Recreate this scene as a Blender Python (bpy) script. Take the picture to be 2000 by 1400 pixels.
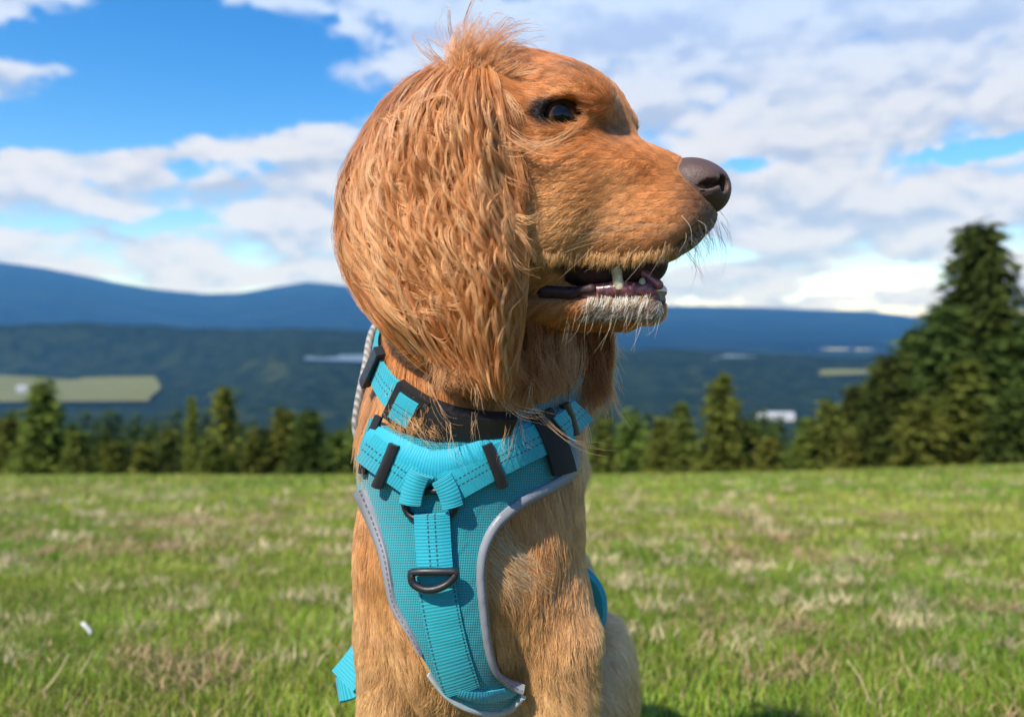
import bpy, math, random
import numpy as np
from mathutils import Vector, Matrix, kdtree

# ------------------------------------------------------------------ scene, camera, light
scene = bpy.context.scene
for o in list(bpy.data.objects):
    bpy.data.objects.remove(o, do_unlink=True)
COL = scene.collection
rng = np.random.default_rng(11)
random.seed(5)

F = 1500.0 / 2000.0            # focal length in picture widths
HOR = 620.0                    # row of the true horizon in the 2000 x 1400 photograph
cam_d = bpy.data.cameras.new('camera')
cam = bpy.data.objects.new('camera', cam_d)
COL.objects.link(cam)
cam.location = (0, 0, 0)
cam.rotation_euler = (math.radians(90), 0, 0)
cam_d.sensor_width = 36.0
cam_d.lens = 36.0 * F
cam_d.shift_y = -(700.0 - HOR) / 2000.0
cam_d.clip_start = 0.02
cam_d.clip_end = 60000
cam_d.dof.use_dof = True
cam_d.dof.focus_distance = 0.48
cam_d.dof.aperture_fstop = 5.8
scene.camera = cam

scene.render.engine = 'CYCLES'
cy = scene.cycles
cy.use_denoising = True
try:
    cy.denoiser = 'OPENIMAGEDENOISE'
except Exception:
    pass
cy.max_bounces = 7
cy.diffuse_bounces = 3
cy.glossy_bounces = 3
cy.transmission_bounces = 6
cy.transparent_max_bounces = 8
cy.volume_bounces = 0
cy.caustics_reflective = False
cy.caustics_refractive = False
cy.use_adaptive_sampling = True
cy.adaptive_threshold = 0.02
cy.sample_clamp_indirect = 6.0
scene.render.resolution_x = 1024
scene.render.resolution_y = 716
scene.view_settings.view_transform = 'Standard'
scene.view_settings.look = 'None'
scene.view_settings.exposure = 0.8
scene.view_settings.gamma = 1.0

SUN_DIR = Vector((-0.40, -0.56, 0.74)).normalized()      # towards the sun
sun_d = bpy.data.lights.new('sun', 'SUN')
sun_d.energy = 3.8
sun_d.angle = math.radians(1.2)
sun_d.color = (1.0, 0.955, 0.88)
sun = bpy.data.objects.new('sun', sun_d)
sun.rotation_euler = SUN_DIR.to_track_quat('Z', 'Y').to_euler()
sun.location = (-5, -3, 8)
COL.objects.link(sun)


# ------------------------------------------------------------------ node helpers
class NT:
    def __init__(self, tree):
        self.t = tree
        tree.nodes.clear()

    def n(self, kind, **kw):
        nd = self.t.nodes.new(kind)
        for k, v in kw.items():
            setattr(nd, k, v)
        return nd

    def link(self, a, b):
        self.t.links.new(a, b)

    def put(self, sock, v):
        if v is None:
            return
        if isinstance(v, bpy.types.NodeSocket):
            self.link(v, sock)
        else:
            if isinstance(v, (tuple, list)) and sock.type == 'RGBA' and len(v) == 3:
                v = (*v, 1.0)
            sock.default_value = v

    def m(self, op, a, b=None, c=None, clamp=False):
        nd = self.n('ShaderNodeMath', operation=op, use_clamp=clamp)
        for i, v in enumerate((a, b, c)):
            self.put(nd.inputs[i], v)
        return nd.outputs[0]

    def vm(self, op, a, b=None):
        nd = self.n('ShaderNodeVectorMath', operation=op)
        self.put(nd.inputs[0], a)
        if b is not None:
            self.put(nd.inputs[1], b)
        return nd.outputs['Value'] if op in ('LENGTH', 'DOT_PRODUCT', 'DISTANCE') else nd.outputs['Vector']

    def mix(self, f, a, b, mode='MIX'):
        nd = self.n('ShaderNodeMix', data_type='RGBA', blend_type=mode)
        self.put(nd.inputs[0], f)
        self.put(nd.inputs[6], a)
        self.put(nd.inputs[7], b)
        return nd.outputs[2]

    def ramp(self, v, a, b, c=0.0, d=1.0, smooth=True):
        nd = self.n('ShaderNodeMapRange', interpolation_type='SMOOTHSTEP' if smooth else 'LINEAR')
        for i, x in enumerate((v, a, b, c, d)):
            self.put(nd.inputs[i], x)
        return nd.outputs[0]

    def noise(self, vec, scale, detail=4.0, rough=0.55, dist=0.0, color=False):
        nd = self.n('ShaderNodeTexNoise')
        self.put(nd.inputs['Vector'], vec)
        nd.inputs['Scale'].default_value = scale
        nd.inputs['Detail'].default_value = detail
        nd.inputs['Roughness'].default_value = rough
        nd.inputs['Distortion'].default_value = dist
        return nd.outputs['Color'] if color else nd.outputs['Fac']

    def attr(self, name, out='Color'):
        nd = self.n('ShaderNodeAttribute', attribute_name=name)
        return nd.outputs[out]

    def bump(self, h, strength=0.3, dist=0.01):
        nd = self.n('ShaderNodeBump')
        nd.inputs['Strength'].default_value = strength
        nd.inputs['Distance'].default_value = dist
        self.link(h, nd.inputs['Height'])
        return nd.outputs[0]

    def principled(self, color, rough=0.6, **kw):
        nd = self.n('ShaderNodeBsdfPrincipled')
        self.put(nd.inputs['Base Color'], color)
        self.put(nd.inputs['Roughness'], rough)
        for k, v in kw.items():
            self.put(nd.inputs[k.replace('_', ' ')], v)
        out = self.n('ShaderNodeOutputMaterial')
        self.link(nd.outputs[0], out.inputs[0])
        return nd


def material(name):
    m = bpy.data.materials.new(name)
    m.use_nodes = True
    return m, NT(m.node_tree)


# ------------------------------------------------------------------ sky with clouds
world = bpy.data.worlds.new('World')
scene.world = world
world.use_nodes = True
W = NT(world.node_tree)
sky = W.n('ShaderNodeTexSky', sky_type='NISHITA', sun_disc=False)
sky.sun_elevation = math.asin(SUN_DIR.z)
sky.sun_rotation = math.atan2(SUN_DIR.x, SUN_DIR.y)
sky.altitude = 600
sky.air_density = 1.0
sky.dust_density = 0.15
sky.ozone_density = 3.5
hs = W.n('ShaderNodeHueSaturation')
hs.inputs['Hue'].default_value = 0.505
hs.inputs['Saturation'].default_value = 1.36
hs.inputs['Value'].default_value = 1.18
W.link(sky.outputs[0], hs.inputs['Color'])
geo = W.n('ShaderNodeTexCoord').outputs['Generated']
sep = W.n('ShaderNodeSeparateXYZ')
W.link(geo, sep.inputs[0])
dx, dy, dz = sep.outputs
az = W.m('ARCTAN2', dx, dy)
hyp = W.m('SQRT', W.m('ADD', W.m('MULTIPLY', dx, dx), W.m('MULTIPLY', dy, dy)))
el = W.m('DIVIDE', dz, W.m('MAXIMUM', hyp, 0.02))
cmb = W.n('ShaderNodeCombineXYZ')
W.link(az, cmb.inputs[0])
W.link(el, cmb.inputs[1])
UV = cmb.outputs[0]
warp = W.vm('SUBTRACT', W.noise(geo, 14.0, 3.0, 0.6, color=True), (0.5, 0.5, 0.5))
wsc = W.n('ShaderNodeVectorMath', operation='MULTIPLY')
W.link(warp, wsc.inputs[0])
wsc.inputs[1].default_value = (0.10, 0.05, 0.0)
UVW = W.vm('ADD', UV, wsc.outputs[0])


def skyellipse(px, py, rx, ry, w, rot=0.0):
    """a bank (or a gap) of cloud seen in one direction of the sky"""
    a = math.atan((px - 1000) / 1500.0)
    v = (HOR - py) / 1500.0 * math.cos(a)
    d = W.vm('SUBTRACT', UVW, (a, v, 0))
    if rot:
        r = W.n('ShaderNodeVectorRotate', rotation_type='Z_AXIS')
        W.link(d, r.inputs['Vector'])
        r.inputs['Angle'].default_value = rot
        d = r.outputs[0]
    d = W.vm('MULTIPLY', d, (1500.0 / rx, 1500.0 / ry, 0))
    return W.ramp(W.vm('LENGTH', d), 1.25, 0.35, 0.0, w)


# (column, row, half width, half height, weight, turn) of cloud banks (+) and blue gaps (-)
BANKS = [
    (1000, -150, 1500, 190, .30, 0), (1500, 90, 800, 210, .42, -.06), (820, 40, 330, 110, .34, -.25),
    (20, -10, 150, 60, .40, 0.1), (60, 160, 175, 50, .46, -.22), (420, 207, 75, 18, .26, -.25), (550, 190, 60, 9, .16, -.2),
    (330, 255, 70, 14, .26, -.1), (440, 282, 105, 34, .36, -.25), (700, 262, 165, 50, .44, 0), (650, 400, 260, 130, .34, 0),
    (110, 345, 260, 62, .36, -.12), (330, 385, 150, 42, .26, -.1), (150, 480, 420, 60, .33, -.05), (560, 520, 420, 50, .34, -.04),
    (1580, 300, 300, 75, .28, -.2), (1640, 420, 320, 105, .46, -.05), (1470, 560, 190, 50, .50, 0),
    (1400, 548, 70, 42, .30, 0), (1690, 590, 150, 22, .40, -.1), (1960, 440, 150, 200, .34, 0), (1880, 190, 300, 90, .3, 0), (1620, 532, 60, 9, .25, 0), (1715, 545, 40, 8, .25, 0),
]
GAPS = [
    (330, 120, 420, 105, -.52, -.2), (170, 250, 330, 48, -.45, -.1), (560, 215, 190, 50, -.40, .0), (420, 335, 130, 30, -.34, -.15),
    (320, 437, 100, 20, -.26, 0), (470, 450, 60, 18, -.16, 0), (100, 445, 60, 14, -.22, 0),
    (1450, 322, 75, 26, -.60, 0), (1900, 292, 85, 22, -.62, -.15), (1610, 555, 230, 34, -.42, -.12), (1400, 485, 110, 30, -.34, 0),
    (640, 45, 40, 16, -.3, .0),
]
cover = None
for b in BANKS + GAPS:
    e = skyellipse(*b)
    cover = e if cover is None else W.m('ADD', cover, e)
cover = W.m('MINIMUM', cover, 0.31)
for b in ((55, 158, 160, 42, .24, -.22), (1560, 70, 800, 210, .20, 0), (1660, 425, 300, 80, .12, 0), (1470, 560, 170, 40, .16, 0)):
    cover = W.m('ADD', cover, skyellipse(*b))


def cloudnoise(shift):
    v = W.vm('ADD', W.vm('MULTIPLY', geo, (1.0, 1.0, 2.1)), (3.1, 7.7, 1.3 + shift))
    big = W.noise(v, 9.0, 6.0, 0.56, 0.2)
    return big


n0 = cloudnoise(0.0)
n1 = cloudnoise(0.042)
dens0 = W.m('ADD', W.m('MULTIPLY', W.m('SUBTRACT', n0, 0.5), 1.9), cover)
dens = W.ramp(dens0, -0.04, 0.32)
lit = W.ramp(W.m('SUBTRACT', n0, n1), -0.15, 0.09)
thick = W.ramp(dens0, 0.15, 0.85)
sheet = W.ramp(el, 0.20, 0.42)                       # the high thin sheet is greyer and bluer
puff = W.mix(lit, (2.8, 3.3, 4.3), (5.1, 5.2, 5.45))
puff = W.mix(W.m('MULTIPLY', thick, 0.22), puff, (3.3, 3.6, 4.3))
thin = W.mix(lit, (2.7, 3.6, 5.6), (3.9, 4.8, 6.3))
ccol = W.mix(sheet, puff, thin)
# low sky tinted bluer to offset the yellowing by the haze volume
final = W.mix(W.m('MULTIPLY', dens, 0.93), hs.outputs[0], ccol)
lowc = W.n('ShaderNodeMix', data_type='RGBA', blend_type='MULTIPLY')
lowc.inputs[0].default_value = 1.0
W.link(final, lowc.inputs[6])
W.link(W.mix(W.ramp(el, 0.0, 0.20), (0.95, 1.04, 1.22), (1, 1, 1)), lowc.inputs[7])
final = lowc.outputs[2]
bg = W.n('ShaderNodeBackground')
bg.inputs['Strength'].default_value = 0.1
W.link(final, bg.inputs['Color'])
W.link(bg.outputs[0], W.n('ShaderNodeOutputWorld').inputs[0])


# ------------------------------------------------------------------ object helpers
def P(px, py, Y):
    """world point seen at this place of the photograph at depth Y"""
    return np.array([(px - 1000) / 1500.0 * Y, Y, (HOR - py) / 1500.0 * Y])


def tag(o, label=None, cat=None, group=None, kind=None):
    if label: o['label'] = label
    if cat: o['category'] = cat
    if group: o['group'] = group
    if kind: o['kind'] = kind
    return o


def mesh_obj(name, verts, faces, mat=None, parent=None, smooth=True, colors=None):
    verts = np.asarray(verts, dtype=np.float32)
    me = bpy.data.meshes.new(name)
    if isinstance(faces, np.ndarray):
        k = faces.shape[1]
        nf = len(faces)
        me.vertices.add(len(verts))
        me.vertices.foreach_set('co', verts.ravel())
        me.loops.add(nf * k)
        me.loops.foreach_set('vertex_index', faces.astype(np.int32).ravel())
        me.polygons.add(nf)
        me.polygons.foreach_set('loop_start', np.arange(0, nf * k, k, dtype=np.int32))
        me.update(calc_edges=True)
    else:
        me.from_pydata([tuple(map(float, v)) for v in verts], [], [tuple(map(int, f)) for f in faces])
        me.update()
    me.polygons.foreach_set('use_smooth', np.full(len(me.polygons), smooth, dtype=bool))
    if colors is not None:
        a = me.attributes.new('col', 'FLOAT_COLOR', 'POINT')
        c = np.ones((len(verts), 4), dtype=np.float32)
        c[:, :3] = colors
        a.data.foreach_set('color', c.ravel())
    if mat is not None:
        me.materials.append(mat)
    o = bpy.data.objects.new(name, me)
    COL.objects.link(o)
    if parent is not None:
        o.parent = parent
        o.matrix_parent_inverse = parent.matrix_world.inverted()
    return o


def vnoise(x, y, seed=0):
    """smooth 2-D value noise in -1..1"""
    xi = np.floor(x).astype(np.int64); yi = np.floor(y).astype(np.int64)
    fx = x - xi; fy = y - yi
    fx = fx * fx * (3 - 2 * fx); fy = fy * fy * (3 - 2 * fy)

    def h(i, j):
        n = (i * 374761393 + j * 668265263 + seed * 974711) & 0x7fffffff
        n = ((n ^ (n >> 13)) * 1274126177) & 0x7fffffff
        return ((n ^ (n >> 16)) & 0xffff) / 32767.5 - 1.0
    a = h(xi, yi); b = h(xi + 1, yi); c = h(xi, yi + 1); d = h(xi + 1, yi + 1)
    return (a * (1 - fx) + b * fx) * (1 - fy) + (c * (1 - fx) + d * fx) * fy


def fbm(x, y, seed=0, oct=4):
    s = 0; a = 1.0; t = 0
    for i in range(oct):
        s = s + a * vnoise(x * 2 ** i, y * 2 ** i, seed + i * 17); t += a; a *= 0.5
    return s / t


def sstep(a, b, x):
    t = np.clip((x - a) / (b - a), 0, 1)
    return t * t * (3 - 2 * t)
world.cycles.sampling_method = 'MANUAL'
world.cycles.sample_map_resolution = 256
# ------------------------------------------------------------------ the land
def ground_z(x, y):
    x = np.asarray(x, float); y = np.asarray(y, float)
    z = -0.45 - 0.19 * (y - 0.5)
    z = z + 0.0018 * np.maximum(x, 0) ** 2 / (1 + 0.02 * np.abs(x))
    over = np.maximum(y - 21.0, 0)
    z = z - 0.012 * over ** 2 / (1 + over * 0.04)
    z = z + 0.012 * fbm(x * 1.3, y * 1.3, 3, 3) * sstep(0.8, 2.0, y) + 0.05 * fbm(x * .25, y * .25, 8, 2) * sstep(3, 9, y) * sstep(40, 12, y)
    return z


def grid_mesh(xs, ys, zf):
    X, Y = np.meshgrid(xs, ys)
    Z = zf(X, Y)
    V = np.stack([X, Y, Z], -1).reshape(-1, 3)
    nx, ny = len(xs), len(ys)
    i = np.arange(nx - 1)[None, :] + np.arange(ny - 1)[:, None] * nx
    Fc = np.stack([i, i + 1, i + 1 + nx, i + nx], -1).reshape(-1, 4)
    return V, Fc


m_soil, T = material('meadow_soil')
co = T.n('ShaderNodeTexCoord').outputs['Object']
a = T.noise(co, 2.2, 5, .6)
b = T.noise(co, 30, 4, .65)
c1 = T.mix(T.ramp(a, .38, .62), (.055, .085, .014), (.105, .115, .026))
c1 = T.mix(T.ramp(T.noise(co, 1.1, 6, .7), .52, .66), c1, (.22, .17, .085))
c1 = T.mix(T.ramp(b, .45, .7, 0, .6), c1, (.06, .045, .022))
p = T.principled(c1, 1.0, Normal=T.bump(b, .8, .02), Specular_IOR_Level=0.0)
xs = np.concatenate([np.linspace(-60, -12, 25)[:-1], np.linspace(-12, 12, 121), np.linspace(12, 60, 25)[1:]])
ys = np.concatenate([np.linspace(-4, 12, 130)[:-1], np.linspace(12, 40, 57)])
V, Fc = grid_mesh(xs, ys, ground_z)
meadow = mesh_obj('meadow', V, Fc, m_soil)
tag(meadow, 'sloping mown green meadow the dog sits on', 'meadow', kind='structure')

# forest-clad land beyond the meadow edge: a fan of log-spaced rings
azs = np.radians(np.linspace(-58, 58, 420))
rs = np.exp(np.linspace(np.log(26.0), np.log(7600.0), 330))
R_, A_ = np.meshgrid(rs, azs)


def valley_z(r, a):
    x = r * np.sin(a); y = r * np.cos(a)
    deg = np.degrees(a); col = 1000 + 1500 * np.tan(a)
    base = -9.8
    drop = -262 * (1 - np.exp(-np.maximum(r - 26, 0) / 620.0))
    z = base + drop
    # wooded hill on the left, lower ridge on the right, a saddle between
    hill = 232 * np.exp(-((r - 3900) / 800) ** 2) * sstep(3, -16, deg)
    hill = hill + 118 * np.exp(-((r - 3300) / 700) ** 2) * sstep(2, 9, deg)
    hill = hill + 95 * np.exp(-((r - 3000) / 420) ** 2) * sstep(-22, -15, deg) * sstep(4, -5, deg)
    z = z + hill
    rough = sstep(500, 2200, r) * (1 - .9 * sstep(480, 330, col) * sstep(3300, 2900, y))
    z = z + 52 * fbm(x / 620, y / 620, 21, 4) * rough
    z = z + 7.0 * fbm(x / 46, y / 46, 5, 3) * sstep(60, 300, r)
    # the terrace that carries the hay field
    row = 786 - (y - 2250) / 650 * 58
    terr = -(row - HOR) / 1500 * y - 9
    w = sstep(400, 330, col) * sstep(1900, 2200, y) * sstep(3100, 2900, y)
    return z * (1 - w) + terr * w


Z_ = valley_z(R_, A_)
V = np.stack([R_ * np.sin(A_), R_ * np.cos(A_), Z_], -1).reshape(-1, 3)
nr, na = len(rs), len(azs)
i = np.arange(nr - 1)[None, :] + np.arange(na - 1)[:, None] * nr
Fc = np.stack([i, i + nr, i + nr + 1, i + 1], -1).reshape(-1, 4)
m_for, T = material('forest_cover')
co = T.n('ShaderNodeTexCoord').outputs['Object']
a = T.noise(co, .0042, 6, .66)
b = T.noise(co, .02, 5, .7)
c1 = T.mix(T.ramp(b, .35, .7), (.007, .015, .006), (.024, .037, .012))
c1 = T.mix(T.ramp(a, .58, .72, 0, .5), c1, (.085, .095, .036))
T.principled(c1, 1.0, Normal=T.bump(b, .7, 8), Specular_IOR_Level=0.0)
valley = mesh_obj('valley', V, Fc, m_for)
tag(valley, 'forested valley with low wooded hills beyond the meadow', 'valley', kind='structure')


def on_valley(px, r):
    a = math.atan((px - 1000) / 1500.0)
    return a, float(valley_z(np.array([r]), np.array([a]))[0])


# far mountains: skyline read off the photograph, stands 9 km away
sk = np.array([(-900, 505), (-500, 512), (-200, 506), (0, 512), (90, 524), (150, 536), (230, 552), (310, 566), (400, 574), (470, 572), (540, 560), (600, 551),
               (680, 558), (800, 575), (950, 588), (1100, 592), (1250, 598), (1350, 597), (1480, 600), (1600, 605), (1690, 607), (1790, 618), (1900, 628), (2100, 610), (2400, 590), (2900, 575)], float)
azm = np.arctan((np.linspace(-900, 2900, 380) - 1000) / 1500)
top_row = np.interp(1000 + 1500 * np.tan(azm), sk[:, 0], sk[:, 1])
RT = 13500.0
ztop = (HOR - top_row) / 1500 * RT * np.cos(azm) + 6 * fbm(azm * 90, azm * 0, 31, 3)
ts = np.linspace(0, 1, 60)
rows = []
for k, t in enumerate(ts):
    r = 7000 + (RT - 7000) * t
    prof = sstep(0, 1, t) * .55 + .45 * t ** 1.6
    z = -262 + (ztop + 262) * prof
    x = r * np.sin(azm); y = r * np.cos(azm)
    z = z + 70 * fbm(x / 1100, y / 1100, 41, 5) * np.sin(math.pi * t) ** .8
    rows.append(np.stack([x, y, z], -1))
for t in (1, 2):
    r = RT + 900 * t
    rows.append(np.stack([r * np.sin(azm), r * np.cos(azm), ztop - 160 * t], -1))
V = np.concatenate(rows)
na = len(azm)
i = np.arange(na - 1)[None, :] + np.arange(len(rows) - 1)[:, None] * na
Fc = np.stack([i, i + 1, i + 1 + na, i + na], -1).reshape(-1, 4)
m_mnt, T = material('mountain_forest')
co = T.n('ShaderNodeTexCoord').outputs['Object']
a = T.noise(co, .0016, 6, .6)
T.principled(T.mix(T.ramp(a, .4, .65), (.004, .010, .006), (.011, .019, .010)), 1.0, Specular_IOR_Level=0.0)
mnt = mesh_obj('mountains', V, Fc, m_mnt)
tag(mnt, 'long blue forested mountain ridge on the horizon', 'mountains', kind='structure')

# pale hay field with a white farmhouse on the left, lakes, a long white roof on the right
m_field, T = material('hay_field')
co = T.n('ShaderNodeTexCoord').outputs['Object']
a = T.noise(co, .012, 4, .6)
T.principled(T.mix(a, (.11, .125, .040), (.17, .165, .06)), 1.0, Specular_IOR_Level=0.0)


def laid_patch(name, pts, mat, label, cat, n=20, wob=8):
    """a gently sloping sheet of land or water: corners (column, row, distance)"""
    C = np.array(pts, float)
    V = []
    for j in range(n + 1):
        for k in range(n + 1):
            s, t = k / n, j / n
            px, row, r = (C[0] * (1 - s) + C[1] * s) * (1 - t) + (C[3] * (1 - s) + C[2] * s) * t
            px += wob * math.sin(7 * t + C[0][0]); row += .35 * wob * math.sin(9 * s + 2 * t) * t
            V.append(P(px, row, r))
    Fc = [(j * (n + 1) + k, j * (n + 1) + k + 1, (j + 1) * (n + 1) + k + 1, (j + 1) * (n + 1) + k) for j in range(n) for k in range(n)]
    return tag(mesh_obj(name, V, Fc, mat), label, cat, kind='structure')


laid_patch('hay_field', [(-260, 786, 2250), (298, 783, 2270), (312, 738, 2840), (-260, 727, 2890)], m_field, 'pale mown hay field in the valley with a white farmhouse', 'field')
m_lake, T = material('lake_water')
T.principled((.10, .14, .17), .3)
laid_patch('lake', [(592, 702, 2700), (740, 707, 2700), (720, 693, 2800), (605, 692, 2800)], m_lake, 'narrow pale lake in the valley beside the dog\'s neck', 'lake', wob=2)
laid_patch('lake', [(1385, 702, 2900), (1615, 718, 2900), (1570, 705, 3000), (1420, 692, 3000)], m_lake, 'long pale strip of lake below the mountains on the right', 'lake', wob=2)
laid_patch('hay_field', [(1590, 733, 2600), (1745, 729, 2600), (1745, 720, 2700), (1590, 722, 2700)], m_field, 'thin pale field strip in front of the lake on the right', 'field', wob=2)

m_white, T = material('white_house_paint')
co = T.n('ShaderNodeTexCoord').outputs['Object']
T.principled(T.mix(T.noise(co, .4, 3), (.50, .50, .49), (.60, .60, .58)), .7)
m_roofg, T = material('roof_metal')
co = T.n('ShaderNodeTexCoord').outputs['Object']
T.principled(T.mix(T.noise(co, .5, 3), (.30, .31, .33), (.40, .41, .42)), .45)
m_dark, T = material('window_dark')
T.principled((.03, .035, .04), .2)


def gable_house(name, px, row, r, L, Wd, H, RH, rot, wallm, roofm, label):
    c = P(px, row, r)
    e = bpy.data.objects.new(name, None)
    COL.objects.link(e)
    e.location = c
    e.rotation_euler = (0, 0, rot)
    tag(e, label, 'house')
    bpy.context.view_layer.update()
    l, w = L / 2, Wd / 2
    V = [(-l, -w, 0), (l, -w, 0), (l, w, 0), (-l, w, 0), (-l, -w, H), (l, -w, H), (l, w, H), (-l, w, H), (-l, 0, H + RH), (l, 0, H + RH)]
    Fc = [(0, 1, 5, 4), (1, 2, 6, 9, 5), (2, 3, 7, 6), (3, 0, 4, 8, 7), (4, 5, 9, 8), (6, 7, 8, 9)]
    o = mesh_obj('wall', V, Fc, wallm, None, smooth=False); o.parent = e
    ov = .6
    V = []
    for dz in (.15, .6):
        V += [(-l - ov, -w - ov, H - ov * RH / w + dz), (l + ov, -w - ov, H - ov * RH / w + dz), (l + ov, 0, H + RH + dz), (-l - ov, 0, H + RH + dz), (l + ov, w + ov, H - ov * RH / w + dz), (-l - ov, w + ov, H - ov * RH / w + dz)]
    Fc = [(0, 1, 2, 3), (3, 2, 4, 5), (6, 9, 8, 7), (9, 11, 10, 8), (0, 6, 7, 1), (5, 4, 10, 11), (1, 7, 8, 2), (2, 8, 10, 4), (0, 3, 9, 6), (3, 5, 11, 9)]
    o = mesh_obj('roof', V, Fc, roofm, None, smooth=False); o.parent = e
    k = max(2, int(L / 7))
    for q in range(k):
        x = -l + L * (q + .5) / k
        V = [(x - .8, -w - .05, H * .35), (x + .8, -w - .05, H * .35), (x + .8, -w - .05, H * .75), (x - .8, -w - .05, H * .75)]
        V += [(a, b - .15, c_) for a, b, c_ in V]
        o = mesh_obj('window', V, [(0, 1, 2, 3), (4, 7, 6, 5), (0, 4, 5, 1), (1, 5, 6, 2), (2, 6, 7, 3), (3, 7, 4, 0)], m_dark, None, smooth=False)
        o.parent = e
    return e


gable_house('farmhouse', 42, 766, 2350, 26, 16, 12, 9, .5, m_white, m_roofg, 'small white farmhouse standing in the pale hay field')
gable_house('warehouse', 1515, 820, 900, 40, 12, 5, 4, -.08, m_white, m_roofg, 'long low building with pale roof glimpsed between the conifers')
gable_house('hill_house', 1980, 606, 75, 3.4, 3, 1.5, .9, .3, m_white, m_roofg, 'white house corner showing behind the tall spruce')
# ------------------------------------------------------------------ haze
m_haze = bpy.data.materials.new('haze_air')
m_haze.use_nodes = True
T = NT(m_haze.node_tree)
pv = T.n('ShaderNodeVolumePrincipled')
pv.inputs['Color'].default_value = (.11, .40, 1.0, 1)
pv.inputs['Density'].default_value = 0.00006
pv.inputs['Absorption Color'].default_value = (1, 1, 1, 1)      # clear air: scatters blue, swallows nothing
pv.inputs['Anisotropy'].default_value = 0.1
T.link(pv.outputs[0], T.n('ShaderNodeOutputMaterial').inputs['Volume'])
hx, hy0, hy1, hz0, hz1 = 20000, -300, 15500, -420, 1250
V = [(-hx, hy0, hz0), (hx, hy0, hz0), (hx, hy1, hz0), (-hx, hy1, hz0), (-hx, hy0, hz1), (hx, hy0, hz1), (hx, hy1, hz1), (-hx, hy1, hz1)]
haze = mesh_obj('haze', V, [(0, 3, 2, 1), (4, 5, 6, 7), (0, 1, 5, 4), (1, 2, 6, 5), (2, 3, 7, 6), (3, 0, 4, 7)], m_haze, smooth=False)
tag(haze, 'thin blue summer haze over the valley', 'haze', kind='stuff')

# ------------------------------------------------------------------ conifers
m_bark, T = material('spruce_bark')
co = T.n('ShaderNodeTexCoord').outputs['Object']
T.principled(T.mix(T.noise(co, 9, 5, .7), (.045, .03, .02), (.12, .085, .055)), .9)


def needle_mat(name, c0, c1):
    m, T = material(name)
    v = T.attr('col')
    oi = T.n('ShaderNodeObjectInfo').outputs['Random']
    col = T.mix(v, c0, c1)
    hsn = T.n('ShaderNodeHueSaturation')
    T.link(T.ramp(oi, 0, 1, .47, .52, False), hsn.inputs['Hue'])
    T.link(T.ramp(oi, 0, 1, .8, 1.25, False), hsn.inputs['Value'])
    T.link(col, hsn.inputs['Color'])
    d = T.n('ShaderNodeBsdfDiffuse'); T.link(hsn.outputs[0], d.inputs[0])
    t = T.n('ShaderNodeBsdfTranslucent'); T.link(hsn.outputs[0], t.inputs[0])
    mx = T.n('ShaderNodeMixShader'); mx.inputs[0].default_value = .3
    T.link(d.outputs[0], mx.inputs[1]); T.link(t.outputs[0], mx.inputs[2])
    T.link(mx.outputs[0], T.n('ShaderNodeOutputMaterial').inputs[0])
    return m


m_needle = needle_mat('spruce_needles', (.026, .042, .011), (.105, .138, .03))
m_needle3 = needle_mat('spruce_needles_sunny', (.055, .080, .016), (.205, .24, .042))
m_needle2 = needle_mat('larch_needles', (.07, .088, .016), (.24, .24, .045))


def conifer_mesh(seed, n_whorl, spread, droop, per, conical=1.0):
    """crown of a unit-high conifer: branches in whorls, each a fan of little leaf sprays"""
    r = np.random.default_rng(seed)
    V = []; col = []
    quads = []
    for w in range(n_whorl):
        h = .04 + .95 * (w / n_whorl) ** .92
        maxr = spread * (1 - h) ** conical * (.8 + .4 * r.random()) + .012
        nb = r.integers(5, 9)
        a0 = r.random() * 6.28
        for b in range(nb):
            ang = a0 + b * 6.283 / nb + r.normal(0, .25)
            L = maxr * r.uniform(.65, 1.15)
            npt = max(4, int(1.9 * per * L / spread) + 4)
            for q in range(npt):
                t = (q + r.random()) / npt
                cx = math.cos(ang) * L * t; cy_ = math.sin(ang) * L * t
                cz = h + L * (.18 * t - droop * t * t) + r.normal(0, .006)
                s = .019 * (1.15 - .5 * t) * r.uniform(.7, 1.5)
                off = r.normal(0, .014, 3)
                c = np.array([cx, cy_, cz]) + off
                u = np.array([math.cos(ang + r.normal(0, .6)), math.sin(ang + r.normal(0, .6)), r.normal(-.25, .25)])
                u /= np.linalg.norm(u)
                v = np.cross(u, r.normal(0, 1, 3)); v /= np.linalg.norm(v) + 1e-9
                k = len(V)
                V += [c - u * s, c + v * s * .42, c + u * s * 1.25, c - v * s * .42]
                quads.append((k, k + 1, k + 2, k + 3))
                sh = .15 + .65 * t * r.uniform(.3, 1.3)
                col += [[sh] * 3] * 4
    return np.array(V), np.array(quads), np.clip(np.array(col), 0, 1)


def to_mesh(name, V, Q, C, mat):
    o = mesh_obj(name, V, Q, mat, colors=C, smooth=False)
    me = o.data
    bpy.data.objects.remove(o)
    return me


def trunk_mesh():
    n = 7
    hs_ = np.array([-.02, .05, .2, .45, .7, .9, .985])
    rd = np.array([.026, .019, .016, .012, .008, .004, .001])
    V = []
    for h, r in zip(hs_, rd):
        for k in range(n):
            a = k * 6.283 / n
            V.append((r * math.cos(a) + .004 * math.sin(h * 9), r * math.sin(a), h))
    Fc = [(j * n + k, j * n + (k + 1) % n, (j + 1) * n + (k + 1) % n, (j + 1) * n + k) for j in range(len(hs_) - 1) for k in range(n)]
    o = mesh_obj('trunk', V, Fc, m_bark)
    me = o.data
    bpy.data.objects.remove(o)
    return me


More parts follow.
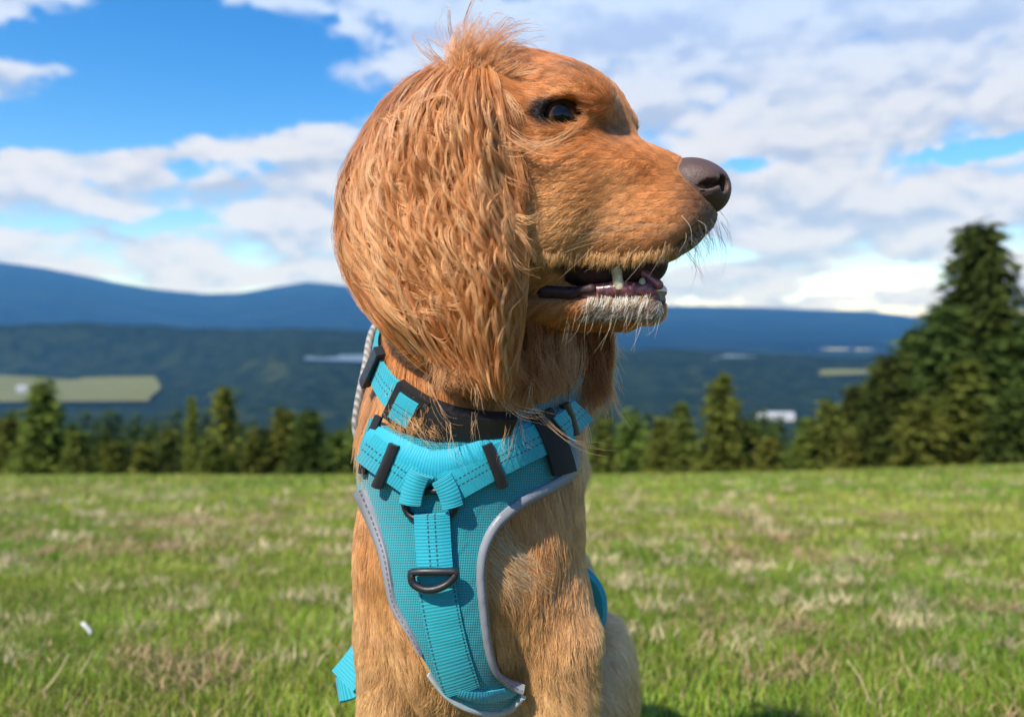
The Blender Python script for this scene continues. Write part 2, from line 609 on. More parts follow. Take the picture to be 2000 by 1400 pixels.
TRUNK = trunk_mesh()
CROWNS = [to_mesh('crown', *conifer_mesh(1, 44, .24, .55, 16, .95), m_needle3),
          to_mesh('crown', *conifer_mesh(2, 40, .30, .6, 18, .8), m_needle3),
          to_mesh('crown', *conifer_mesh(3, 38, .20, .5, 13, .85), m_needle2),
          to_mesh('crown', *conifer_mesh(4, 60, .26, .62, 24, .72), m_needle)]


def conifer(px, top, Y, H, kind, wide, label, group):
    pt = P(px, top, Y)
    e = bpy.data.objects.new('spruce_tree' if kind != 2 else 'larch_tree', None)
    COL.objects.link(e)
    e.location = (pt[0], pt[1], pt[2] - H)
    e.rotation_euler = (0, 0, random.random() * 6.28)
    e.scale = (H * wide * 1.35, H * wide * 1.35, H)
    tag(e, label, 'tree', group)
    t = bpy.data.objects.new('trunk', TRUNK); COL.objects.link(t); t.parent = e
    c = bpy.data.objects.new('crown', CROWNS[kind]); COL.objects.link(c); c.parent = e
    return e


GL = 'conifers along the meadow edge left of the dog'
GR = 'conifers along the meadow edge right of the dog'
TREES = [
    # column, top row, depth, height, crown, width, label
    (84, 742, 42, 10.5, 1, .95, 'tall pointed spruce in front of the hay field at the meadow edge', GL),
    (18, 812, 44, 9, 0, 1.0, 'leftmost spruce at the meadow edge, cut by the frame', GL),
    (150, 838, 40, 8, 0, 1.1, 'short spruce just right of the tall one before the hay field', GL),
    (215, 858, 43, 8, 1, 1.0, 'bushy dark spruce below the right end of the hay field', GL),
    (283, 862, 39, 7.5, 2, 1.2, 'low yellowish larch right of the hay field', GL),
    (330, 835, 45, 9, 0, .95, 'slim dark spruce just left of the thin yellow larch', GL),
    (374, 772, 41, 9, 2, .45, 'very thin yellow-green larch beside the bright tall spruce', GL),
    (438, 752, 38, 10, 2, .8, 'tall bright green larch midway between hay field and dog', GL),
    (415, 850, 36, 7, 0, 1.2, 'low spruce at the foot of the tall bright larch', GL),
    (500, 838, 43, 9, 1, .9, 'dark spruce right of the tall bright larch', GL),
    (553, 792, 40, 10, 1, .9, 'broad spruce just left of the full green one near the dog', GL),
    (604, 800, 38, 10, 3, .85, 'full green spruce a little way left of the dog', GL),
    (655, 842, 44, 9, 0, 1.0, 'last spruce fully in view left of the dog\'s neck', GL),
    (712, 800, 46, 11, 1, 1.0, 'spruce mostly hidden behind the dog\'s neck', GL),
    (1175, 812, 40, 9, 0, 1.0, 'spruce just right of the dog\'s shoulder', GR),
    (1232, 800, 44, 10, 1, .9, 'dark spruce second right of the dog', GR),
    (1290, 812, 38, 8.5, 2, .9, 'yellowish larch third right of the dog', GR),
    (1330, 782, 45, 10, 0, .9, 'slim spruce left of the tall pointed one', GR),
    (1408, 728, 40, 11, 1, .82, 'tall pointed spruce standing alone above the tree line right of the dog', GR),
    (1462, 818, 42, 9, 3, .9, 'spruce just left of the long pale roof', GR),
    (1500, 850, 38, 7.5, 2, 1.1, 'low larch in front of the long pale roof', GR),
    (1572, 812, 44, 9.5, 0, 1.0, 'spruce just right of the long pale roof', GR),
    (1618, 778, 43, 10, 1, 1.0, 'dark spruce between the pale roof and the big clump', GR),
    (1655, 842, 38, 7.5, 2, .9, 'small bright larch before the big clump', GR),
    (1672, 752, 45, 11, 3, .9, 'spruce at the left shoulder of the big clump', GR),
    (1738, 690, 43, 12.5, 3, 1.0, 'leaning-shouldered spruce on the left slope of the big clump', GR),
    (1790, 640, 46, 14, 3, .95, 'spruce left of the tallest one in the big clump', GR),
    (1842, 590, 44, 15, 3, 1.0, 'dense spruce tucked against the tallest one in the clump', GR),
    (1912, 434, 45, 19, 3, .92, 'tallest spruce rising above the whole tree line', GR),
    (1886, 700, 36, 11, 0, 1.2, 'lower spruce in front of the tallest one', GR),
    (1955, 652, 43, 14, 3, 1.0, 'spruce right of the tallest one near the white house', GR),
    (2030, 590, 42, 15, 3, 1.0, 'rightmost spruce, cut by the frame', GR),
    (1800, 770, 35, 9, 1, 1.1, 'low spruce at the near left foot of the big clump', GR),
    (1985, 760, 34, 9.5, 3, 1.1, 'low spruce at the near right foot of the big clump', GR),
]
for tr in TREES:
    conifer(*tr)
# the dense mass of young wood filling in below, past counting
rr = np.random.default_rng(77)
VV = []; QQ = []; CC = []; base = 0
pv_, pq_, pc_ = conifer_mesh(9, 16, .34, .5, 7, .7)
for k in range(270):
    px = rr.uniform(-350, 2350)
    Y = rr.uniform(42, 70)
    top = rr.uniform(790, 895) - (60 if px > 1650 else 0)
    H = rr.uniform(5, 7.5)
    pt = P(px, top, Y)
    s = np.array([H * 1.75, H * 1.75, H])
    VV.append(pv_ * s + (pt - np.array([0, 0, H]))); QQ.append(pq_ + base); CC.append(pc_ * rr.uniform(.5, 1.1)); base += len(pv_)
wood = mesh_obj('young_forest', np.concatenate(VV), np.concatenate(QQ), m_needle, colors=np.concatenate(CC), smooth=False)
tag(wood, 'dense dark young wood filling in below the conifers', 'forest', kind='stuff')
# ------------------------------------------------------------------ grass
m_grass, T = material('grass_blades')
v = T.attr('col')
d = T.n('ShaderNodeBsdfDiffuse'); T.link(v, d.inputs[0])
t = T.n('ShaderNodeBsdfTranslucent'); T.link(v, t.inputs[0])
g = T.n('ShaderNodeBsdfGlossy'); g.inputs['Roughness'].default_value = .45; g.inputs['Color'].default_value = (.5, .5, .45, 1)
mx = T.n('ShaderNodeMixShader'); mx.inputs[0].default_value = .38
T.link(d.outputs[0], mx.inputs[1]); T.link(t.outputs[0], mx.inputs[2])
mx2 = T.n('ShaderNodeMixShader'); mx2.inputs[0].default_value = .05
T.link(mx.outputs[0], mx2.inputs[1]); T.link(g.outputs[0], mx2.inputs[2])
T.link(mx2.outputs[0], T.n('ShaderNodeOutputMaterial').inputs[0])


def scatter(n, d0, d1, margin=1.25, power=1.0):
    """points on the meadow seen between two distances, a little wider than the view"""
    y = d0 + (d1 - d0) * rng.random(n) ** power
    x = (rng.random(n) * 2 - 1) * (y * .667 * margin + .15)
    return x, y


def patchiness(x, y):
    """0 green .. 1 dry: where the mown hay has stayed lying"""
    n = fbm(x * 3.4, y * 2.2, 51, 4) * .50 + fbm(x * .8, y * .5, 57, 3) * .28 + fbm(x * 13, y * 9, 61, 3) * .55
    return sstep(.16, .34, n)


def blades(x, y, h, w, lean, c_root, c_tip, flat=0.0):
    n = len(x)
    z = ground_z(x, y) - .004
    a = rng.random(n) * 6.283
    dirx, diry = np.cos(a), np.sin(a)
    b = a + rng.normal(0, .7, n)
    lx, ly = np.cos(b) * lean * h, np.sin(b) * lean * h
    up = h * np.sqrt(np.clip(1 - lean ** 2 * .8, .05, 1))
    base = np.stack([x, y, z + flat * h * rng.random(n)], -1)
    side = np.stack([-diry * w, dirx * w, 0 * w], -1)
    mid = base + np.stack([lx * .35, ly * .35, up * .58], -1)
    tip = base + np.stack([lx, ly, up], -1)
    V = np.stack([base - side, base + side, mid + side * .8, mid - side * .8, tip], 1).reshape(-1, 3)
    k = np.arange(n) * 5
    Fq = np.stack([k, k + 1, k + 2, k + 3], -1)
    Ft = np.stack([k + 3, k + 2, k + 4], -1)
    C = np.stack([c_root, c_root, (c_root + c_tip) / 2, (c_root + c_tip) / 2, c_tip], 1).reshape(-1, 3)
    return V, Fq, Ft, C


def tri_mesh(name, parts, mat):
    V = np.concatenate([p[0] for p in parts]); C = np.concatenate([p[3] for p in parts])
    offs = np.cumsum([0] + [len(p[0]) for p in parts])
    tris = []
    for p, o in zip(parts, offs):
        q = p[1] + o
        tris += [q[:, [0, 1, 2]], q[:, [0, 2, 3]], p[2] + o]
    return mesh_obj(name, V, np.concatenate(tris), mat, colors=np.clip(C, 0, 1), smooth=False)


def greens(n, x, y, dry=.075):
    base = np.array([.175, .36, .022]) * rng.uniform(.6, 1.25, (n, 1))
    yel = np.array([.54, .51, .08]) * rng.uniform(.7, 1.2, (n, 1))
    straw = np.array([.54, .40, .19]) * rng.uniform(.65, 1.15, (n, 1))
    f = np.clip(.42 + .6 * fbm(x * .9, y * .7, 71, 3) + rng.normal(0, .22, n), 0, 1)[:, None]
    c = base * (1 - f) + yel * f
    c = c * (1 + .45 * fbm(x * 4.5, y * 3.5, 93, 3))[:, None]
    p = patchiness(x, y)
    isdry = rng.random(n) < dry + .5 * p
    c[isdry] = straw[isdry]
    return c, isdry


parts = []
for n, d0, d1, hh, ww, pw in ((150000, .75, 2.6, .026, .0009, .85), (130000, 2.2, 6.0, .034, .0020, .85), (80000, 5.0, 12.0, .055, .005, .85), (56000, 11.0, 25.0, .075, .011, 1.0)):
    x, y = scatter(n, d0, d1, 1.7, pw)
    cl = 1 + .45 * fbm(x * 3.1, y * 3.1, 81, 3)
    h = hh * rng.uniform(.55, 1.35, n) * cl
    p = patchiness(x, y)
    h = h * (1 - .45 * p)
    c, isdry = greens(n, x, y)
    lean = np.clip(rng.normal(.45, .2, n) + .25 * isdry, .05, .98)
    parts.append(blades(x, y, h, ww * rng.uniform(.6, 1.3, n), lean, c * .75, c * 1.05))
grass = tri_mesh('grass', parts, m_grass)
tag(grass, 'short green meadow grass around the dog', 'grass', kind='stuff')

# mown hay: bleached cut blades lying on top, in loose wads and as single bits
def wads(d0, d1, count, size):
    x, y = scatter(count, d0, d1, 1.6, .8)
    return x, y, size * rng.uniform(.4, 1.3, count)


parts = []
for n, d0, d1, hh, ww in ((60000, .55, 3.2, .026, .0009), (45000, 2.8, 8.0, .042, .0022), (16000, 7.0, 22.0, .08, .007)):
    x, y = scatter(n * 2, d0, d1, 1.6, .85)
    keep = rng.random(n * 2) < (.05 + .8 * patchiness(x, y) ** 1.6)
    x, y = x[keep], y[keep]
    m = len(x)
    c = np.array([.56, .38, .20]) * rng.uniform(.45, 1.2, (m, 1)) * np.array([1, .97, .92]) ** rng.uniform(0, 2, (m, 1))
    bl = blades(x, y, hh * rng.uniform(.5, 1.5, m), ww * rng.uniform(.6, 1.4, m), rng.uniform(.86, .995, m), c, c, 0)
    bl[0][:, 2] += np.repeat(rng.random(m) * .020 + .010, 5)
    parts.append(bl)
for d0, d1, cnt, size, per, hh, ww in ((1.2, 2.6, 150, .032, 45, .028, .0011), (2.4, 5.5, 190, .05, 40, .040, .0020), (5.0, 14.0, 165, .09, 28, .07, .005)):
    wx, wy, ws = wads(d0, d1, cnt, size)
    x = np.repeat(wx, per) + rng.normal(0, 1, cnt * per) * np.repeat(ws, per)
    y = np.repeat(wy, per) + rng.normal(0, 1, cnt * per) * np.repeat(ws, per) * .8
    m = len(x)
    c = np.array([.74, .58, .33]) * rng.uniform(.55, 1.2, (m, 1)) * np.repeat(rng.uniform(.75, 1.15, (cnt, 1)), per, 0)
    bl = blades(x, y, hh * rng.uniform(.4, 1.5, m), ww * rng.uniform(.6, 1.5, m), rng.uniform(.55, .99, m), c, c, 0)
    bl[0][:, 2] += np.repeat(rng.random(m) * .014 + .014, 5)
    parts.append(bl)
hay = tri_mesh('dry_grass', parts, m_grass)
tag(hay, 'bleached mown hay scattered over the grass', 'hay', kind='stuff')


# single stalks and a pale stub that stand out in the foreground
def on_ground(px, row):
    """where the line of sight meets the meadow"""
    y = 0.6
    while y < 40:
        if (HOR - row) / 1500 * y < float(ground_z(np.array((px - 1000) / 1500 * y), np.array(y))) + .015:
            break
        y += .01
    return np.array([(px - 1000) / 1500 * y, y, (HOR - row) / 1500 * y])


def stalk(p0, p1, r0, r1, mat, name):
    p0 = np.array(p0); p1 = np.array(p1)
    n = 8; k = 6
    V = []
    ax = p1 - p0
    u = np.cross(ax, [.2, -1, .3]); u /= np.linalg.norm(u); w = np.cross(ax / np.linalg.norm(ax), u)
    for j in range(n):
        t = j / (n - 1)
        c = p0 + ax * t + u * .06 * np.linalg.norm(ax) * math.sin(t * 3.1) + w * .02 * np.linalg.norm(ax) * math.sin(t * 7)
        r = r0 + (r1 - r0) * t
        for q in range(k):
            a = q * 6.283 / k
            V.append(c + r * (math.cos(a) * u + math.sin(a) * w))
    Fc = [(j * k + q, j * k + (q + 1) % k, (j + 1) * k + (q + 1) % k, (j + 1) * k + q) for j in range(n - 1) for q in range(k)]
    Fc += [tuple(range(k))[::-1], tuple(range((n - 1) * k, n * k))]
    return mesh_obj(name, V, Fc, mat)


m_straw, T = material('dry_straw')
co = T.n('ShaderNodeTexCoord').outputs['Object']
T.principled(T.mix(T.noise(co, 60, 3), (.48, .36, .17), (.68, .56, .32)), .7)
m_stub, T = material('pale_paper')
co = T.n('ShaderNodeTexCoord').outputs['Object']
T.principled(T.mix(T.noise(co, 80, 3), (.62, .60, .56), (.76, .74, .70)), .8)
for a, b, r, lab in [((84, 1340), (134, 1276), .0016, 'thick dry straw stalk leaning up in the grass at the lower left'),
                     ((152, 1308), (182, 1268), .0012, 'short dry stalk just right of the thick leaning straw stalk'),
                     ((395, 1330), (396, 1285), .0011, 'upright dry stem in the grass between the dog and the left edge'),
                     ((1700, 1360), (1655, 1290), .0013, 'dry stalk slanting left in the grass right of the dog'),
                     ((1215, 1265), (1150, 1300), .0010, 'dry stem close beside the dog\'s right flank')]:
    g0, g1 = on_ground(*a), on_ground(*b)
    g1 = P(b[0], b[1], g0[1] + .01)
    tag(stalk(g0 - np.array([0, 0, .008]), g1, r, r * .55, m_straw, 'straw_stalk'), lab, 'straw', 'dry stalks in the foreground grass')
g0 = on_ground(178, 1238); g1 = P(160, 1218, g0[1] + .004)
tag(stalk(g0, g1 + np.array([0, 0, .002]), .0034, .0036, m_stub, 'paper_stub'), 'small white paper stub lying in the grass at the left', 'litter')
# ------------------------------------------------------------------ the dog: signed distance model
class Prim:
    """one lump of the body: an ellipsoid or a round cone, blended in with softness k; sign -1 carves"""
    def __init__(s, kind, k, sign, **kw):
        s.kind, s.k, s.sign = kind, k, sign
        s.__dict__.update(kw)
        if kind == 'ell':
            s.c = np.asarray(s.c, float); s.r = np.asarray(s.r, float)
            ext = np.abs(s.M.T) @ s.r
            s.lo, s.hi = s.c - ext, s.c + ext
        else:
            s.a = np.asarray(s.a, float); s.b = np.asarray(s.b, float)
            s.lo = np.minimum(s.a - s.ra, s.b - s.rb); s.hi = np.maximum(s.a + s.ra, s.b + s.rb)

    def d(s, p):
        if s.kind == 'ell':
            q = (p - s.c) @ s.M.T
            k0 = np.linalg.norm(q / s.r, axis=-1)
            k1 = np.linalg.norm(q / (s.r * s.r), axis=-1) + 1e-12
            return k0 * (k0 - 1.0) / k1
        ba = s.b - s.a
        L2 = ba @ ba
        t = np.clip(((p - s.a) @ ba) / L2, 0, 1)
        c = s.a + t[..., None] * ba
        return np.linalg.norm(p - c, axis=-1) - (s.ra + (s.rb - s.ra) * t)


def blend(cur, new, k, sign):
    if sign > 0:
        h = np.clip(.5 + .5 * (cur - new) / k, 0, 1)
        return cur * (1 - h) + new * h - k * h * (1 - h)
    h = np.clip(.5 - .5 * (cur + new) / k, 0, 1)
    return cur * (1 - h) - new * h + k * h * (1 - h)


class Body:
    def __init__(s):
        s.prims = []

    def ell(s, c, r, k=.02, M=None, sign=1):
        s.prims.append(Prim('ell', k, sign, c=c, r=r, M=np.eye(3) if M is None else M))

    def cone(s, a, b, ra, rb, k=.02, sign=1):
        s.prims.append(Prim('cone', k, sign, a=a, b=b, ra=ra, rb=rb))

    def sdf(s, p):
        sh = p.shape[:-1]
        p = p.reshape(-1, 3)
        cur = np.full(len(p), 10.0)
        for q in s.prims:
            m = q.k + .03
            w = np.nonzero(np.all((p > q.lo - m) & (p < q.hi + m), axis=1))[0]
            if len(w):
                cur[w] = blend(cur[w], q.d(p[w]), q.k, q.sign)
        return cur.reshape(sh)

    def grad(s, p, e=.0012):
        g = np.zeros_like(p)
        for t in ((1, -1, -1), (-1, -1, 1), (-1, 1, -1), (1, 1, 1)):
            t = np.array(t, float)
            g = g + s.sdf(p + e * t)[..., None] * t
        return g / (np.linalg.norm(g, axis=-1, keepdims=True) + 1e-12)

    def march(s, lo, hi, h):
        """surface nets over the box, each lump only evaluated near itself"""
        lo = np.asarray(lo, float); hi = np.asarray(hi, float)
        n = np.ceil((hi - lo) / h).astype(int) + 1
        D = np.full(n, 1.0, dtype=np.float32)
        for q in s.prims:
            m = q.k + .03
            i0 = np.clip(np.floor((q.lo - m - lo) / h).astype(int), 0, n); i1 = np.clip(np.ceil((q.hi + m - lo) / h).astype(int) + 1, 0, n)
            if np.any(i1 <= i0):
                continue
            ax = [lo[j] + h * np.arange(i0[j], i1[j]) for j in range(3)]
            g = np.stack(np.meshgrid(*ax, indexing='ij'), -1)
            sl = tuple(slice(i0[j], i1[j]) for j in range(3))
            D[sl] = blend(D[sl], q.d(g), q.k, q.sign)
        ins = D < 0
        c = ins[:-1, :-1, :-1].astype(np.int8)
        cnt = np.zeros(np.array(n) - 1, dtype=np.int8)
        for i in (0, 1):
            for j in (0, 1):
                for k in (0, 1):
                    cnt += ins[i:n[0] - 1 + i, j:n[1] - 1 + j, k:n[2] - 1 + k]
        act = (cnt > 0) & (cnt < 8)
        idx = np.full(act.shape, -1, dtype=np.int64)
        cells = np.argwhere(act)
        idx[act] = np.arange(len(cells))
        V = lo + (cells + .5) * h
        quads = []
        for ax in range(3):
            sl0 = [slice(None)] * 3; sl1 = [slice(None)] * 3
            sl0[ax] = slice(0, -1); sl1[ax] = slice(1, None)
            A = ins[tuple(sl0)]; B = ins[tuple(sl1)]
            e = np.argwhere(A != B)
            o1, o2 = [(1, 2), (2, 0), (0, 1)][ax]
            e = e[(e[:, o1] > 0) & (e[:, o2] > 0) & (e[:, o1] < n[o1] - 1) & (e[:, o2] < n[o2] - 1)]
            flip = A[e[:, 0], e[:, 1], e[:, 2]]
            d1 = np.zeros(3, int); d1[o1] = 1
            d2 = np.zeros(3, int); d2[o2] = 1
            q = [idx[tuple((e - x).T)] for x in (d1 + d2, d2, 0 * d1, d1)]
            q = np.stack(q, -1)
            q[~flip] = q[~flip][:, ::-1]
            quads.append(q)
        Q = np.concatenate(quads)
        for _ in range(3):
            V = V - .9 * s.sdf(V)[:, None] * s.grad(V)
        return V, Q


# head frame: forward (towards the nose), near side (towards the camera), up
PSI = math.radians(20)
HC = np.array([0.0, 0.5, 0.0967])
hf = np.array([math.cos(PSI), -math.sin(PSI), 0]); hn = np.array([-math.sin(PSI), -math.cos(PSI), 0]); hu = np.array([0., 0., 1.])
HM = np.stack([hf, hn, hu])           # world -> head rows


def H(f, n, u):
    return HC + f * hf + n * hn + u * hu


def head_ell(c, r, k=.02, tilt=0.0, sign=1, yaw=0.0):
    """ellipsoid in the head frame, tilted nose-up by `tilt` and turned by `yaw`"""
    ct, st = math.cos(tilt), math.sin(tilt)
    cw, sw = math.cos(yaw), math.sin(yaw)
    Rt = np.array([[ct, 0, st], [0, 1, 0], [-st, 0, ct]])
    Ry = np.array([[cw, sw, 0], [-sw, cw, 0], [0, 0, 1]])
    dog.ell(H(*c), r, k, Rt @ Ry @ HM, sign)


BYAW = math.radians(14)
bF = np.array([-math.sin(BYAW), -math.cos(BYAW), 0]); bS = np.array([math.cos(BYAW), -math.sin(BYAW), 0])
BM = np.stack([bS, bF, hu])
dog = Body()
# torso: chest, ribs, belly, rump
CH = np.array([-.025, .565, -.135])


def Bp(s, f, u):
    return CH + s * bS + f * bF + u * hu


dog.ell(Bp(0, 0, .005), (.068, .092, .145), .02, BM)
dog.ell(Bp(-.002, .052, -.03), (.044, .050, .105), .022, BM)          # breastbone
dog.cone(Bp(-.004, -.06, .0), Bp(-.022, -.22, -.14), .062, .064, .04)
dog.ell(Bp(-.016, -.25, -.205), (.074, .110, .115), .04, BM)
for sgn in (-1, 1):
    ls, lf = (-.048, .050) if sgn < 0 else (.068, .030)
    dog.ell(Bp(sgn * (.055 if sgn < 0 else .049), .012, -.040), (.0265, .052, .080), .018, BM)     # shoulder
    dog.ell(Bp(ls * .95, lf * .6, -.095), (.0215, .034, .055), .020, BM)    # upper arm
    kn = Bp(ls, lf, -.150)
    dog.cone(Bp(ls * .97, lf * .8, -.085), kn, .0235, .0215, .014)
    wr = Bp(ls * .97, lf + .012, -.262)
    dog.cone(kn, wr, .0220, .0165, .008)
    dog.ell(Bp(ls * 1.05, lf - .022, -.140), (.016, .018, .026), .010, BM)  # elbow
    dog.cone(wr, Bp(ls * .97, lf + .022, -.296), .0165, .019, .010)
    dog.ell(Bp(ls * .97, lf + .038, -.306), (.024, .034, .015), .010, BM)   # paw
    dog.ell(Bp(sgn * .072 - .006, -.20, -.235), (.034, .092, .075), .02, BM)      # thigh
    dog.ell(Bp(sgn * .095, -.09, -.295), (.024, .070, .018), .015, BM)      # hind foot
# neck
dog.cone(Bp(0, .01, .075), H(-.030, .0, -.045), .066, .049, .03)
dog.cone(H(-.02, 0, -.085), Bp(0, .05, .06), .045, .050, .03)
# skull and face
head_ell((-.008, 0, .018), (.072, .058, .057), .02)
head_ell((.030, 0, .020), (.049, .046, .040), .018)
head_ell((.002, 0, -.04), (.052, .050, .050), .025)
for sg in (-1, 1):
    head_ell((.052, sg * .033, .034), (.024, .0165, .0155), .010, -.35)       # brow
    head_ell((.018, sg * .034, -.026), (.050, .024, .044), .02)             # cheek
    head_ell((.058, sg * .022, -.010), (.034, .020, .018), .015)            # under the eye
head_ell((.079, 0, -.0190), (.050, .0250, .0268), .02, -.15)
head_ell((.066, 0, -.036), (.052, .0335, .026), .015)
for sg in (-1, 1):
    head_ell((.070, sg * .021, -.046), (.044, .0135, .0210), .010, .08)     # hanging lip
    head_ell((.1010, sg * .0130, -.037), (.0235, .0142, .0200), .009, .34)    # front lip pad
head_ell((.1205, 0, -.0345), (.0080, .0115, .0110), .006)
# lower jaw
dog.cone(H(.000, 0, -.078), H(.074, 0, -.0925), .028, .0125, .010)
for sg in (-1, 1):
    dog.cone(H(.018, sg * .020, -.088), H(.089, sg * .0085, -.0915), .0105, .0090, .006)
# eye openings
EYES = [H(.0410, sg * .0335, .0200) for sg in (1, -1)]
ER = .0142
for sg, e in zip((1, -1), EYES):
    yw = math.radians(52) * sg
    head_ell((.0410, sg * .0335, .0200), (.0195, .0195, .0172), .008, 0, 1)
    ax = H(.0475 + .011 * math.cos(math.radians(58)), sg * (.0335 + .011 * math.sin(math.radians(58))), .0205)
    # almond opening
    ca, sa = math.cos(math.radians(58)), math.sin(math.radians(58))
    out = ca * hf + sg * sa * hn
    side = -sa * hf + sg * ca * hn
    tl = .16
    side2 = side * math.cos(tl) - hu * math.sin(tl)
    upv = np.cross(out, side2); upv /= np.linalg.norm(upv)
    dog.ell(H(.0410, sg * .0335, .0205) + out * .0150, (.0150, .0128, .0088), .003, np.stack([out, side2, upv]), -1)
# near ear and far ear leathers, hanging
for sg in (1, -1):
    if sg == 1:
        top = P(905, 205, .445); bot = P(850, 600, .445)
        M_ = np.stack([hf, hn, hu])
        dog.ell(P(840, 410, .455), (.054, .0095, .078), .012, M_)
        dog.ell(P(890, 255, .455), (.038, .012, .032), .015, M_)
        dog.ell(P(868, 515, .450), (.040, .0085, .042), .012, M_)
    else:
        dog.ell(H(-.012, -.060, .012), (.034, .014, .036), .02, HM)
        dog.ell(H(-.002, -.064, -.060), (.042, .010, .060), .02, HM)
        dog.ell(H(.006, -.060, -.115), (.036, .009, .045), .02, HM)

import time as _t
_t0 = _t.time()
DV, DQ = dog.march((-.20, .36, -.475), (.22, 1.02, .20), .0027)
print('dog mesh', len(DV), len(DQ), round(_t.time() - _t0, 1), 's')
DN = dog.grad(DV)


def to_head(p):
    return (p - HC) @ HM.T


def proj(p):
    return np.stack([1000 + 1500 * p[..., 0] / p[..., 1], HOR - 1500 * p[..., 2] / p[..., 1]], -1)


def coat(p):
    """coat colour by place on the animal (linear rgb)"""
    h = to_head(p)
    n = len(p)
    gold = np.array([.66, .245, .070])
    c = np.tile(gold, (n, 1))
    body = sstep(-.10, -.17, h[:, 2])[:, None]
    c = c * (1 - body) + np.array([.72, .33, .115]) * body
    low = sstep(-.22, -.36, h[:, 2])[:, None]
    c = c * (1 - low) + np.array([.76, .45, .20]) * low
    isface = (h[:, 0] > -.03) & (h[:, 2] > -.115)
    top = sstep(-.005, .05, h[:, 2])[:, None] * isface[:, None]
    c = c * (1 - .35 * top) + np.array([.54, .18, .055]) * .35 * top
    # pale cheek below the eye and flews
    ck = np.exp(-(((h[:, 0] - .045) / .04) ** 2 + ((h[:, 2] + .045) / .03) ** 2))[:, None] * isface[:, None]
    c = c * (1 - .75 * ck) + np.array([.82, .42, .15]) * .75 * ck
    # grey-brown muzzle tip, dark lips
    mz = sstep(.098, .124, h[:, 0])[:, None] * isface[:, None]
    c = c * (1 - .8 * mz) + np.array([.10, .062, .045]) * .8 * mz
    for e, nb in zip(EYES, (1, -1)):
        d = p - e
        q = np.stack([d @ hf, d @ hn, d @ hu], -1)
        rr_ = np.sqrt((q[:, 0] / .0165) ** 2 + (q[:, 1] / .03) ** 2 + (q[:, 2] / .0122) ** 2)
        k = sstep(1.10, .78, rr_)[:, None]
        c = c * (1 - k) + np.array([.018, .013, .012]) * k
    k = np.exp(-(((h[:, 0] - .056) / .014) ** 2 + ((h[:, 2] - .045) / .012) ** 2 + ((np.abs(h[:, 1]) - .032) / .02) ** 2))[:, None]
    c = c * (1 - .6 * k) + np.array([.13, .06, .035]) * .6 * k
    k = np.exp(-(((h[:, 0] - .074) / .010) ** 2 + ((h[:, 2] - .010) / .012) ** 2 + ((np.abs(h[:, 1]) - .024) / .014) ** 2))[:, None]
    c = c * (1 - .55 * k) + np.array([.16, .085, .06]) * .55 * k
    for df, du in ((.062, -.036), (.070, -.037), (.078, -.0375), (.086, -.038), (.066, -.045), (.075, -.0455), (.084, -.046), (.092, -.043), (.058, -.049), (.095, -.036), (.071, -.053), (.081, -.054)):
        k = np.exp(-(((h[:, 0] - df) / .0016) ** 2 + ((h[:, 2] - du) / .0011) ** 2))[:, None]
        c = c * (1 - .8 * k) + np.array([.07, .03, .018]) * .8 * k
    return c


def lipness(p):
    h = to_head(p)
    up = -.0665 + .0085 * sstep(.05, .0, h[:, 0]) + .020 * sstep(.095, .128, h[:, 0])
    k = np.exp(-((h[:, 2] - up) / .0052) ** 2) * sstep(.010, .03, h[:, 0]) * (h[:, 0] < .14)
    lo = -.0825
    k2 = np.exp(-((h[:, 2] - lo) / .0045) ** 2) * sstep(.01, .025, h[:, 0]) * (h[:, 0] < .115)
    return np.clip(k + k2, 0, 1)


m_skin, T = material('dog_skin')
v = T.attr('col')
co = T.n('ShaderNodeTexCoord').outputs['Object']
T.principled(v, .55, Normal=T.bump(T.noise(co, 420, 3), .25, .001))
dcol = coat(DV) * .75
k = lipness(DV)[:, None]
dcol = dcol * (1 - k) + np.array([.016, .011, .012]) * k
body_o = mesh_obj('dog', DV, DQ, m_skin, colors=dcol)
tag(body_o, 'golden long-eared spaniel sitting in a turquoise harness, head turned aside', 'dog')
# ------------------------------------------------------------------ harness and collar, fitted to the body
def cast(px, py, off=0.0):
    """where the line of sight through these places meets the body grown by off; grazing ones slide onto its side"""
    px = np.asarray(px, float); py = np.asarray(py, float)
    d = np.stack([(px - 1000) / 1500, np.ones_like(px), (HOR - py) / 1500], -1)
    L = np.linalg.norm(d, axis=-1, keepdims=True)
    d = d / L
    t = np.full(px.shape, .38)
    best = np.full(px.shape, 9.0); bt = t.copy()
    done = np.zeros(px.shape, bool)
    for _ in range(90):
        s = dog.sdf(d * t[..., None]) - off
        better = (s < best) & ~done
        best[better] = s[better]; bt[better] = t[better]
        done |= s < .0002
        t = np.where(done, t, t + np.clip(s * .8, .0004, .008))
        if done.all() or (t > .75).all():
            break
    p = d * bt[..., None]
    for _ in range(3):
        far = best > .0005
        if not far.any():
            break
        q = p[far]
        p[far] = q - (dog.sdf(q) - off)[:, None] * dog.grad(q)
    return p


def resample(pts, n):
    pts = np.asarray(pts, float)
    s = np.concatenate([[0], np.cumsum(np.linalg.norm(np.diff(pts, axis=0), axis=1))])
    # Catmull-Rom through the points
    out = []
    u = np.linspace(0, s[-1], n)
    for v in u:
        i = min(max(np.searchsorted(s, v) - 1, 0), len(pts) - 2)
        t = (v - s[i]) / (s[i + 1] - s[i] + 1e-9)
        p0 = pts[max(i - 1, 0)]; p1 = pts[i]; p2 = pts[i + 1]; p3 = pts[min(i + 2, len(pts) - 1)]
        out.append(.5 * ((2 * p1) + (-p0 + p2) * t + (2 * p0 - 5 * p1 + 4 * p2 - p3) * t * t + (-p0 + 3 * p1 - 3 * p2 + p3) * t ** 3))
    return np.array(out)


